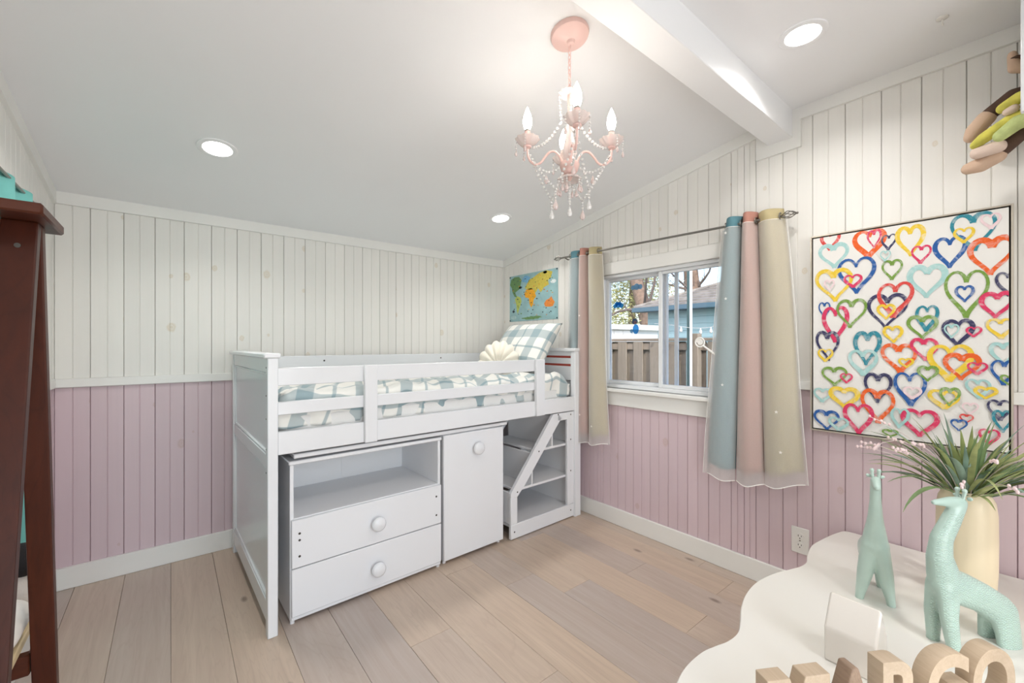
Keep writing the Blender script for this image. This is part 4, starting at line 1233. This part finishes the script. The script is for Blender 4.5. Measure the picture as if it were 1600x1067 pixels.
for k in range(115):
    az = rr.uniform(0, 2*PI); outer = rr.random()
    el = math.radians(86-58*outer**1.15+rr.uniform(-4, 4)); L = rr.uniform(.20, .33)*(1.12 if outer > .55 else .9)
    if math.cos(az) > .5: L *= .8
    blade(az, el, L, rr.uniform(.0055, .0100), math.radians(rr.uniform(15, 85))*(.5+outer*.7), rr.choice(gm), rr.uniform(.004, .034), rr.uniform(-.5, .5))
for az_d, el_d, L, dp in ((118, 48, .27, 75), (105, 38, .25, 60), (112, 55, .30, 70), (100, 44, .28, 62), (-62, 40, .27, 75), (-75, 50, .31, 65), (-84, 36, .30, 80), (128, 58, .30, 55), (-55, 60, .32, 50), (95, 30, .22, 60), (-95, 56, .32, 60), (-100, 42, .30, 85)):
    blade(math.radians(az_d), math.radians(el_d), L, .0095, math.radians(dp), rr.choice(gm[:2]+gm[3:5]), .030)
for k in range(16):                                      # fine pale stems with buds at the tip
    az = rr.choice((rr.uniform(1.6, 2.6), rr.uniform(-2.0, -.9), rr.uniform(2.4, 4.0)))
    el = math.radians(rr.uniform(48, 78)); L = rr.uniform(.28, .38); p = Vector((.02*math.cos(az), .02*math.sin(az), .25)); pts = []
    for q in range(12):
        pts.append(p.copy()); p = p+Vector((math.cos(az)*math.cos(el), math.sin(az)*math.cos(el), math.sin(el)))*L/11; el -= .09
    s_ = MB().tube(pts, .0012, 5).build('flower_stem', m_stem, gr)
    b_ = MB()
    for q in range(5):
        c = pts[-1]+(pts[-2]-pts[-1])*q*.42
        b_.ball(c+Vector((rr.uniform(-.004, .004), rr.uniform(-.004, .004), rr.uniform(-.003, .004))), (.0045, .0045, .0055), 6, 5)
    b_.build('bud', m_bud, s_)
# one stem arching out to the left, over the smaller giraffe
pts = [Vector((.02*-.5, .02, .25)), Vector((-.02, .06, .36)), Vector((-.05, .11, .43)), Vector((-.085, .16, .452)), Vector((-.115, .195, .440)), Vector((-.135, .215, .417))]
s_ = MB().tube(pts, .0012, 5).build('flower_stem', m_stem, gr)
b_ = MB()
for q in range(6): b_.ball(pts[-1]+Vector((.004*q, -.002*q, .003*q)), (.0045, .0045, .006), 6, 5)
b_.build('bud', m_bud, s_)

# ---- giraffe figurines: many overlapping blobs fused into one skin
def fused(name, chains, mat, voxel=.0042, smooth_it=6, floor_z=0.0):
    b_ = MB()
    for ch_ in chains:
        for (a_, c_) in zip(ch_, ch_[1:]):
            L = max(abs(a_[i]-c_[i]) for i in range(3)); n_ = max(2, int(L/.007))
            for k in range(n_+1):
                t_ = k/n_; q = [a_[i]+(c_[i]-a_[i])*t_ for i in range(6)]
                b_.ball(q[:3], q[3:6], 14, 10)
    me = b_.mesh('tmp', mat, smooth=False)
    tmp = bpy.data.objects.new('tmp', me); COL.objects.link(tmp)
    r_ = tmp.modifiers.new('r', 'REMESH'); r_.mode = 'VOXEL'; r_.voxel_size = voxel
    s_ = tmp.modifiers.new('s', 'SMOOTH'); s_.iterations = smooth_it; s_.factor = .5
    bpy.context.view_layer.update()
    dg = bpy.context.evaluated_depsgraph_get()
    out = bpy.data.meshes.new_from_object(tmp.evaluated_get(dg))
    bpy.data.objects.remove(tmp); bpy.data.meshes.remove(me)
    for v in out.vertices:
        if floor_z is not None and v.co.z < floor_z: v.co.z = floor_z
    out.name = name
    for p in out.polygons: p.use_smooth = True
    if not out.materials: out.materials.append(mat)
    return out
def S(x_, y_, z_, a_, b__=None, c_=None):               # centre + radii (along, across, up)
    return (x_, y_, z_, a_, b__ if b__ else a_, c_ if c_ else a_)
# large patterned one, seen from the side
ch = [[S(.040, 0, .392, .021, .018), S(.064, 0, .350, .026, .020), S(.094, 0, .300, .029, .022), S(.100, 0, .250, .033, .026), S(.088, 0, .200, .042, .031)],
      [S(.080, 0, .175, .047, .034), S(.03, 0, .155, .046, .035), S(-.03, 0, .128, .042, .035), S(-.082, 0, .094, .044, .034)],
      [S(.034, 0, .400, .017, .016), S(.066, 0, .403, .016, .014), S(.095, 0, .404, .011, .010), S(.117, 0, .404, .008, .008)]]
for sg in (-1, 1):
    ch += [[S(.090, sg*.012, .165, .034, .022), S(.095, sg*.020, .09, .024, .018), S(.088, sg*.026, .012, .017, .015), S(.087, sg*.027, -.01, .017, .015)],
           [S(-.088, sg*.012, .085, .041, .024), S(-.092, sg*.020, .04, .037, .019), S(-.094, sg*.024, -.012, .034, .017)]]
me = fused('body', ch, m_gir_wave)
def giraffe(name, me, label, loc, rz_, mat, hx, hz, flip=1):
    root = thing(name, label, 'figurine', loc, (0, 0, rz_), 'mint giraffe figurines on the white table')
    link('body', me, root)
    for sg in (-1, 1):
        b_ = MB(); b_.tube([(hx, sg*.007, hz), (hx-.003, sg*.009, hz+.018), (hx-.003, sg*.009, hz+.022)], [.004, .0045, .006], 8); b_.ball((hx-.003, sg*.009, hz+.024), .0062, 8, 6)
        b_.build('horn', mat, root)
        b_ = MB(); b_.ball((0, 0, 0), (.005, .009, .0055), 10, 8)
        e = b_.build('ear', mat, root); e.location = (hx-.010, sg*.016, hz+.003); e.rotation_euler = (sg*.35, 0, sg*-.3)
    return root
giraffe('giraffe_figurine', me, 'mint green wave-patterned giraffe figurine in front of the cream vase', (1.7745, .1155, TZ), math.atan2(.545, -.838), m_gir_plain, .034, .412)
# slimmer plain one, facing the camera
ch = [[S(.020, 0, .400, .018, .015), S(.016, 0, .335, .021, .016), S(.010, 0, .270, .027, .022), S(.002, 0, .205, .036, .034)],
      [S(.0, 0, .185, .040, .039), S(-.03, 0, .165, .045, .042), S(-.075, 0, .145, .044, .041), S(-.100, 0, .120, .038, .038)],
      [S(.020, 0, .402, .016, .014), S(.042, 0, .396, .014, .012), S(.056, 0, .390, .010, .010)]]
for sg in (-1, 1):
    ch += [[S(.0, sg*.014, .165, .034, .026), S(.004, sg*.026, .09, .026, .022), S(.004, sg*.039, .012, .015, .013), S(.004, sg*.041, -.01, .014, .012)],
           [S(-.098, sg*.012, .115, .030, .020), S(-.110, sg*.022, .05, .019, .015), S(-.120, sg*.029, -.01, .014, .012)]]
me = fused('body', ch, m_gir_plain)
giraffe('giraffe_figurine', me, 'slim plain mint giraffe figurine facing forward behind the ceramic house', (1.8155, .3335, TZ), math.atan2(-.273, -.962), m_gir_plain, .018, .412)

# ---- glossy ceramic house
ho = thing('ceramic_house', 'small glossy white ceramic house with a steep roof on the table', 'ornament', (1.416, .301, TZ), (0, 0, math.radians(-3)))
HB, HLn, HE, HR = .046, .056, .090, .170
def house_prism(name, x_in, y_in, zb, parent):
    b_ = MB()
    out = [(-x_in, zb), (x_in, zb), (x_in, HE), (0, HR-(.046-x_in)*1.7), (-x_in, HE)]
    b_.prism(out, lambda a_, c_: (a_, -y_in, c_), lambda a_, c_: (a_, y_in, c_))
    o = b_.build(name, m_house, parent, smooth=False)
    bv = o.modifiers.new('b', 'BEVEL'); bv.width = .006; bv.segments = 3; bv.limit_method = 'ANGLE'; bv.angle_limit = math.radians(25)
    return o
house_prism('walls', HB, HLn, 0, ho)
# ---- wooden block letters standing in a row at the table's near edge
row_d = Vector((.8616, -.5075, 0)); row_o = Vector((.972, .352, TZ))
rowz = math.atan2(row_d.y, row_d.x)
def letter(chr_, s0, wd, h_, mat, label, back=0.0):
    h_ -= .007
    if chr_ == 'M':
        poly = [(.05, 0), (0, .55), (0, 1), (.36, 1), (.50, .62), (.60, 1), (1, 1), (1, 0), (.74, 0), (.70, .55), (.52, .10), (.33, .5), (.30, 0)]
        b_ = MB().prism(poly, lambda a_, c_: (a_*wd, -.018, c_*h_), lambda a_, c_: (a_*wd, .018, c_*h_))
        o = b_.build('wooden_letter', mat, smooth=False)
        o.location = row_o + row_d*s0 + Vector((-row_d.y, row_d.x, 0))*.018; o.rotation_euler = (0, 0, rowz)
        bv = o.modifiers.new('b', 'BEVEL'); bv.width = .002; bv.segments = 2
        return tag(o, label, 'letter', 'wooden block letters on the table')
    cu = bpy.data.curves.new('c', 'FONT'); cu.body = chr_; cu.extrude = .5; cu.offset = .028; cu.size = 1
    tmp = bpy.data.objects.new('tmp', cu); COL.objects.link(tmp)
    bpy.context.view_layer.update()
    me = bpy.data.meshes.new_from_object(tmp.evaluated_get(bpy.context.evaluated_depsgraph_get()))
    bpy.data.objects.remove(tmp)
    xs = [v.co.x for v in me.vertices]; ys = [v.co.y for v in me.vertices]
    x0_, x1_, y0_, y1_ = min(xs), max(xs), min(ys), max(ys)
    for v in me.vertices:
        v.co = Vector(((v.co.x-x0_)/(x1_-x0_)*wd, -v.co.z*.036, (v.co.y-y0_)/(y1_-y0_)*h_))
    bm = bmesh.new(); bm.from_mesh(me); bmesh.ops.remove_doubles(bm, verts=bm.verts, dist=.0004); bmesh.ops.recalc_face_normals(bm, faces=bm.faces); bm.to_mesh(me); bm.free()
    me.materials.clear(); me.materials.append(mat); me.name = 'wooden_letter'
    dep = Vector((-row_d.y, row_d.x, 0))
    o = link('wooden_letter', me, None, tuple(row_o + row_d*s0 + dep*(.018+back)), (0, 0, rowz))
    bv = o.modifiers.new('b', 'BEVEL'); bv.width = .003; bv.segments = 2; bv.limit_method = 'ANGLE'; bv.angle_limit = math.radians(40)
    return tag(o, label, 'letter', 'wooden block letters on the table')
letter('M', 0.0, .150, .150, m_letter, 'pale wooden block letter M at the left end of the row')
letter('A', .158, .112, .153, m_letter_d, 'darker weathered wooden block letter A with a cracked tip')
letter('R', .282, .104, .158, m_letter, 'pale wooden block letter R in front of the ceramic house')
letter('G', .398, .112, .158, m_letter, 'pale rounded wooden block letter below the patterned giraffe front legs')
letter('O', .520, .118, .158, m_letter, 'pale rounded wooden block letter at the right end of the row')

# ================================================================== LEFT EDGE: dark A-frame stand, teal curtain, toys
af = thing('wooden_stand', 'tall dark brown wooden A-frame stand against the left wall', 'stand', (-.34, 1.37, 0))
O_ = Vector(af.location)
def slant_leg(xa, xb, yt, zt, yb_, th, name='leg'):
    """leg whose near edge runs from (yt, zt) at the top to (yb_, 0) on the floor"""
    f = lambda x_: (lambda a_, c_: (x_-O_[0], a_-O_[1], c_))
    b_ = MB().prism([(yt, zt), (yt+th, zt), (yb_+th, 0), (yb_, 0)], f(xa), f(xb))
    o = b_.build(name, m_dark, af, smooth=False)
    bv = o.modifiers.new('b', 'BEVEL'); bv.width = .003; bv.segments = 2
    return o
for xa, xb in ((-.274, -.220), (-.462, -.408)):
    slant_leg(xa, xb, 1.338, 1.511, .940, .030)
    slant_leg(xb-.042, xb, 1.370, 1.511, 1.580, .030)
MB().box(-.464-O_[0], -.200-O_[0], 1.2525-O_[1], 1.470-O_[1], 1.511, 1.534, .004).build('cap_board', m_dark_x, af)
b_ = MB(); disc(b_, 0, 0, 0, .005, None, .002)
b_.v = [(-.247-O_[0]+p[1], 1.3235-O_[1]+p[0]*1, 1.455+p[2]) for p in b_.v]
b_.build('screw', m_gap, af)
m_shelf = wood_mat('pale_pine_shelf', [(226, 208, 170), (220, 200, 160), (190, 164, 122), (120, 90, 60)], .5, 1)
MB().box(-.462-O_[0], -.276-O_[0], 1.175-O_[1], 1.760-O_[1], .520, .540, .003).build('shelf', m_shelf, af)
MB().box(-.462-O_[0], -.264-O_[0], 1.515-O_[1], 1.540-O_[1], .455, .505, .003).build('cross_bar', m_dark_x, af)
# soft toys on the stand's shelf
m_black = simple('black_plush', (38, 36, 38), .95, bump=.4, bscale=300); m_wplush = simple('white_plush', (238, 232, 224), .95, bump=.4, bscale=300)
toy = thing('plush_toy', 'black and white plush toy with a pink nose on the dark stand shelf', 'soft toy', (-.318, 1.665, .541))
link('body', fused('body', [[S(0, 0, .05, .055, .055, .05), S(.0, .02, .09, .05, .05, .045)]], m_wplush, .006, 4, 0.0), toy)
link('head', fused('head', [[S(.01, .02, .140, .045, .045, .042), S(.02, -.01, .130, .03, .03, .025)]], m_black, .005, 4, None), toy)
for sg in (-1, 1): MB().ball((.01+sg*.03, .03, .180), (.016, .012, .016), 10, 8).build('ear', m_black, toy)
MB().ball((.038, -.028, .125), (.011, .009, .009), 10, 8).build('nose', simple('pink_nose', (232, 160, 170), .8), toy)
cl_ = fused('cloth_pile', [[S(0, -.05, .03, .05, .06, .035), S(.015, .03, .045, .04, .05, .04)], [S(-.02, .0, .02, .05, .09, .022)]], simple('white_fabric', (236, 232, 224), .9, bump=.3, bscale=80), .007, 3, 0.0)
cl_o = link('folded_cloth', cl_, None, (-.322, 1.53, .541)); tag(cl_o, 'crumpled white cloth beside the black and white plush toy', 'cloth')
# teal curtain on the left wall
tc_ = thing('teal_curtain', 'teal pleated curtain hanging on the left wall behind the dark stand', 'curtain', (-.44, 2.2, 1.838))
def tfn(i, j):
    y_ = 1.79+.85*i; z_ = 1.838-1.62*j
    return (-.437+.011*math.sin(i*26)+.004*math.sin(j*5+i*9)-(-.44), y_-2.2, z_-1.838)
c_ = MB().grid(140, 24, tfn).build('drape', m_teal, tc_, ang=0)
sol = c_.modifiers.new('t', 'SOLIDIFY'); sol.thickness = .002
MB().tube([(.004, -.44, -.012), (.004, .47, -.012)], .006, 8).build('rod', m_steel, tc_)

# ================================================================== TOP RIGHT: white wall shelf with plush monkeys
sh = thing('wall_shelf', 'white boxed wall shelf high at the right edge of the room', 'shelf', (2.20, -.36, 1.953))
so = Vector(sh.location)
def sbx(nm, x0_, x1_, y0_, y1_, z0_, z1_): return MB().box(x0_-so[0], x1_-so[0], y0_-so[1], y1_-so[1], z0_-so[2], z1_-so[2], .002).build(nm, m_white, sh)
sbx('front_board', 2.00, 2.022, -.75, .0275, 1.953, 2.355)
sbx('bottom_board', 2.022, XR-BT, -.75, -.02, 1.953, 1.972)
sbx('top_board', 2.022, XR-.03, -.75, -.14, 2.337, 2.355)
sbx('end_board', 2.022, XR-.03, -.75, -.73, 1.972, 2.337)
m_brown = simple('brown_plush', (92, 70, 58), .95, var=.15, scale=30, bump=.5, bscale=220)
m_tan = simple('tan_plush', (214, 184, 160), .95, bump=.4, bscale=220)
m_lime = simple('lime_plush', (214, 206, 96), .95, var=.2, scale=25, bump=.6, bscale=200)
m_mintp = simple('pale_green_plush', (196, 208, 140), .95, var=.2, scale=25, bump=.6, bscale=200)
m_pale = simple('pale_pink_plush', (226, 204, 190), .95, bump=.4, bscale=200)
def plush(label, base, parts):
    root = thing('plush_monkey', label, 'soft toy', base, group='plush monkeys leaning out of the wall shelf')
    for nm, mat, ch_ in parts:
        link(nm, fused(nm, [[S(p[0]-base[0], p[1]-base[1], p[2]-base[2], *p[3:]) for p in c__] for c__ in ch_], mat, .0055, 4, None), root)
    return root
plush('brown plush monkey with tan hands and feet dangling out of the wall shelf', (2.30, -.09, 1.975), [
    ('body', m_brown, [[(2.33, -.10, 2.03, .055), (2.33, -.08, 2.12, .05)]]),
    ('head', m_brown, [[(2.32, -.10, 2.22, .055), (2.32, -.09, 2.24, .05)]]),
    ('face', m_tan, [[(2.29, -.055, 2.215, .03), (2.285, -.05, 2.23, .03)]]),
    ('top_arm', m_tan, [[(2.30, .00, 2.20, .020), (2.29, .045, 2.215, .018), (2.285, .050, 2.26, .014)]]),
    ('wrist_band', m_brown, [[(2.288, .040, 2.243, .021, .021, .007), (2.288, .043, 2.245, .021, .021, .007)]]),
    ('arm', m_brown, [[(2.33, -.05, 2.13, .024), (2.32, .05, 2.130, .024), (2.315, .105, 2.085, .024)]]),
    ('hand', m_tan, [[(2.315, .112, 2.075, .028), (2.312, .140, 2.040, .027), (2.312, .150, 2.020, .021)]]),
    ('leg', m_brown, [[(2.31, -.06, 2.00, .026), (2.305, .03, 1.985, .024), (2.30, .075, 1.940, .024)]]),
    ('foot', m_tan, [[(2.30, .085, 1.925, .026), (2.298, .125, 1.905, .027), (2.297, .155, 1.900, .021)]])])
plush('lime yellow plush monkey squeezed between the brown monkey arms', (2.24, -.09, 1.975), [
    ('body', m_lime, [[(2.22, -.10, 2.03, .05), (2.22, -.09, 2.10, .045)]]),
    ('head', m_lime, [[(2.20, -.12, 2.18, .05), (2.20, -.11, 2.19, .048)]]),
    ('upper_hand', m_lime, [[(2.23, -.04, 2.10, .020), (2.235, .035, 2.085, .020), (2.235, .070, 2.065, .018)]]),
    ('palm', m_pale, [[(2.232, .046, 2.052, .016), (2.232, .060, 2.048, .014)]]),
    ('arm', m_lime, [[(2.24, -.04, 2.04, .020), (2.25, .05, 2.025, .020), (2.255, .115, 1.985, .020), (2.255, .135, 1.968, .016)]]),
    ('leg', m_mintp, [[(2.21, -.04, 2.00, .022), (2.21, .035, 1.995, .024), (2.212, .075, 1.965, .020)]]),
    ('sole', m_pale, [[(2.262, .080, 1.945, .022), (2.264, .130, 1.940, .022)]])])

# ================================================================== OUTSIDE THE WINDOW
m_lawn = simple('winter_ground', (168, 164, 152), .95, var=.15, scale=3)
struct(MB().box(2.7, 40, -30, 40, -.55, -.45).build('ground_outside', m_lawn))
m_fence = wood_mat('weathered_fence', [(160, 150, 136), (146, 136, 122), (112, 100, 88), (78, 66, 56)], .85, 2, spec=.2)
m_fence_x = wood_mat('weathered_fence_rail', [(158, 146, 132), (146, 134, 120), (112, 100, 88), (78, 66, 56)], .85, 1, spec=.2)
fe = thing('board_fence', 'weathered board-on-board wooden fence outside the window', 'fence', (4.72, 3.2, -.45))
fo = Vector(fe.location)
def fbx(nm, m, x0_, x1_, y0_, y1_, z0_, z1_): return MB().box(x0_-fo[0], x1_-fo[0], y0_-fo[1], y1_-fo[1], z0_-fo[2], z1_-fo[2], .004).build(nm, m, fe)
y_ = 1.2
while y_ < 4.9:
    fbx('board', m_fence, 4.700, 4.718, y_, y_+.140, -.42, 1.285)
    fbx('back_board', m_fence, 4.760, 4.778, y_+.183, y_+.281, -.42, 1.285)
    y_ += .245
for yp in (1.25, 2.405, 4.70): fbx('post', m_fence, 4.655, 4.745, yp, yp+.095, -.45, 1.375)
for z_ in (.0, 1.18): fbx('rail', m_fence_x, 4.7185, 4.7595, 1.2, 4.95, z_, z_+.085)
fbx('cap_rail', m_fence_x, 4.69, 4.80, 1.15, 4.95, 1.29, 1.325)
# metal post with a pale edge
po = thing('metal_post', 'dark green metal post with a pale edge rising above the fence', 'post', (4.60, 2.475, -.45))
MB().box(-.02, .02, -.012, .022, 0, 2.75, .002).build('shaft', simple('dark_green_metal', (78, 104, 104), .5, metal=.3), po)
MB().box(-.022, .018, -.024, -.0125, 0, 2.75, .001).build('edge_strip', m_vinyl, po)
# neighbour's house
m_siding = simple('blue_siding', (138, 166, 174), .7, var=.03)
m_shing = simple('grey_shingle', (128, 124, 120), .95, var=.3, scale=4, bump=.6, bscale=20)
m_gutter = simple('blue_gutter', (70, 96, 112), .5)
nh = thing('neighbour_house', 'blue-sided neighbouring house with a shingled hip roof behind the fence', 'house', (9.3, 2.0, -.45))
no = Vector(nh.location)
for k in range(12):
    z_ = 2.05-.16*(k+1)
    MB().box(9.30-no[0], 9.34+(.01 if k % 2 else 0)-no[0], -2-no[1], 6.1-no[1], z_-no[2], z_+.158-no[2], .004).build('siding_board', m_siding, nh)
MB().box(9.33-no[0], 14-no[0], -2-no[1], 6.05-no[1], 0, 2.05-no[2]).build('wall_core', m_siding, nh)
for k in range(11):                                      # shingle courses, stepped up the roof
    t0_, t1_ = k/11, (k+1)/11
    x0_, x1_ = 9.0+2.6*t0_, 9.0+2.6*t1_+.05; z0_, z1_ = 2.15+.95*t0_, 2.15+.95*t1_; yl = 6.3-2.2*t0_; yl1 = 6.3-2.2*t1_
    b_ = MB()
    b_.add([(x0_-no[0], -2.3-no[1], z0_+.035-no[2]), (x0_-no[0], yl-no[1], z0_+.035-no[2]), (x1_-no[0], yl1-no[1], z1_+.012-no[2]), (x1_-no[0], -2.3-no[1], z1_+.012-no[2]),
            (x0_-no[0], -2.3-no[1], z0_-no[2]), (x0_-no[0], yl-no[1], z0_-no[2]), (x1_-no[0], yl1-no[1], z1_-.03-no[2]), (x1_-no[0], -2.3-no[1], z1_-.03-no[2])],
           [(0,1,2,3), (4,7,6,5), (0,4,5,1), (2,6,7,3), (1,5,6,2), (0,3,7,4)])
    b_.build('shingle_course', m_shing, nh, smooth=False)
b_ = MB(); b_.add([(9.0-no[0], 6.3-no[1], 2.16-no[2]), (11.6-no[0], 4.1-no[1], 3.12-no[2]), (14.2-no[0], 6.3-no[1], 2.16-no[2])], [(0,1,2)]); hp = b_.build('hip_slope', m_shing, nh, smooth=False)
sol = hp.modifiers.new('t', 'SOLIDIFY'); sol.thickness = .05
MB().box(8.93-no[0], 9.02-no[0], -2.3-no[1], 6.32-no[1], 2.04-no[2], 2.15-no[2], .01).build('gutter', m_gutter, nh)
MB().box(9.02-no[0], 9.30-no[0], -2.3-no[1], 6.3-no[1], 2.05-no[2], 2.09-no[2], .004).build('soffit', m_gutter, nh)
# pale shed
shd = thing('garden_shed', 'low pale shed with a frosted roof behind the fence on the left', 'shed', (7.2, 6.2, -.45))
m_shed = simple('shed_white', (222, 226, 226), .8, var=.05); m_snow = simple('frosty_roof', (228, 232, 232), .9, var=.08, scale=5, bump=.5, bscale=10)
shd.location = (6.62, 6.2, -.45)
MB().prism([(-1.82, 0), (2.5, 0), (2.5, 2.155), (-1.82, 1.955)], lambda a_, c_: (-.38, a_, c_), lambda a_, c_: (.38, a_, c_)).build('walls', m_shed, shd, smooth=False)
for k in range(22): MB().box(-.392, -.380, -1.80+.195*k, -1.63+.195*k, 0, 1.945+.009*k, .003).build('cladding_board', m_shed, shd)
MB().prism([(-1.9, 1.952), (2.6, 2.16), (2.6, 2.25), (-1.9, 2.04)], lambda a_, c_: (-.45, a_, c_), lambda a_, c_: (.45, a_, c_)).build('roof', m_snow, shd, smooth=False)
# trees
m_bark = simple('grey_bark', (122, 104, 92), .95, var=.25, scale=12, bump=.8, bscale=30)
m_bark2 = simple('branch_bark', (112, 102, 98), .95, var=.2, scale=12)
def tree(label, base, segs, nb, seed, lean=(0,0), spread=1.6):
    root = thing('bare_tree', label, 'tree', base, group='bare trees behind the neighbouring roofs')
    MB().tube([s_[:3] for s_ in segs], [s_[3] for s_ in segs], 12).build('trunk', m_bark, root)
    rr = random.Random(seed); top = [Vector(s_[:3]) for s_ in segs]
    for k in range(nb):
        i = rr.randrange(max(1, len(top)//2), len(top)); p = top[i].copy()
        a_ = rr.uniform(0, 2*PI); el = rr.uniform(.1, 1.1); pts = [p.copy()]; L = rr.uniform(.8, 1.8)*spread
        for q in range(6):
            p = p+Vector((math.cos(a_)*math.cos(el), math.sin(a_)*math.cos(el), math.sin(el)))*L/6
            a_ += rr.uniform(-.4, .4); el += rr.uniform(-.25, .3); pts.append(p.copy())
        br_ = MB().tube(pts, [.045*(1-q/6.5)+.006 for q in range(7)], 6).build('branch', m_bark2, root)
        b_ = MB()
        for q in range(5):
            t_ = pts[rr.randrange(2, 7)]; a2 = rr.uniform(0, 2*PI); e2 = rr.uniform(-.2, 1.2); l2 = rr.uniform(.3, .8)
            d_ = Vector((math.cos(a2)*math.cos(e2), math.sin(a2)*math.cos(e2), math.sin(e2)))
            b_.tube([t_, t_+d_*l2*.5+Vector((0,0,.03)), t_+d_*l2], [.012, .008, .004], 4)
        b_.build('twigs', m_bark2, br_)
    return root
tree('leaning thick-trunked bare tree seen through the left window pane', (10.6, 6.55, -.45), [(0, 0, 0, .26), (-.05, .12, 1.4, .23), (-.05, .45, 2.6, .21), (0, .85, 3.8, .18), (.2, 1.3, 5.2, .12)], 11, 3)
tree('forked bare tree seen at the left of the right window pane', (13.2, 7.05, -.45), [(0, 0, 0, .30), (0, -.05, 2, .27), (.05, -.02, 3.4, .25), (.1, .12, 4.8, .2), (0, .3, 6.2, .12)], 15, 8)
tree('heavy leaning bare tree seen at the upper right of the window', (13.5, 4.4, -.45), [(0, 0, 0, .42), (0, .15, 2, .38), (0, .45, 3.6, .36), (0, .95, 5.0, .28), (0, 1.5, 6.4, .18)], 13, 5)
ev = thing('evergreen_tree', 'bushy yellow-green evergreen behind the pale shed', 'tree', (11.8, 8.35, -.45))
MB().tube([(0, 0, 0), (0, 0, 1.6), (.05, 0, 3.4), (0, 0, 4.9)], [.16, .14, .1, .03], 10).build('trunk', m_bark, ev)
m_ever = simple('evergreen_leaf', (158, 158, 104), .9, var=.35, scale=3)
rr = random.Random(9); b_ = MB()
for k in range(15000):
    z_ = rr.uniform(1.1, 5.1); R_ = (5.6-z_)*.42+.40
    a_ = rr.uniform(0, 2*PI); q = R_*math.sqrt(rr.random())*(1+.25*math.sin(a_*5+z_*3))
    c = Vector((q*math.cos(a_), q*math.sin(a_), z_+rr.uniform(-.1, .1)))
    d_ = Vector((rr.gauss(0, 1), rr.gauss(0, 1), rr.gauss(.3, .6))).normalized()*rr.uniform(.05, .12); e_ = d_.orthogonal().normalized()*.028
    b_.add([c-e_, c+e_, c+d_], [(0, 1, 2)])
ob = b_.build('foliage', m_ever, ev, smooth=False, fixn=False); ob['kind'] = 'stuff'
# string lights under the neighbour's eave, hung from the fence side
sl = thing('string_lights', 'string of white outdoor bulbs hanging above the fence', 'string lights', (4.56, 2.35, 1.40))
pts = [Vector((0, .55-.115*k*1.0, .10-.07*math.sin(PI*k/10)**2+.02*(k > 6)*(k-6))) for k in range(11)]
MB().tube(pts, .003, 5).build('wire', simple('white_wire', (214, 214, 212), .5), sl)
m_gb = simple('white_bulb_glass', (240, 240, 238), .2)
for k in (1, 3, 5, 6, 7, 9):
    c = pts[k]
    MB().lathe([(.006, 0), (.007, -.018), (.014, -.032), (.017, -.046), (.012, -.060), (0, -.066)], 12, tuple(c)).build('bulb', m_gb, sl)
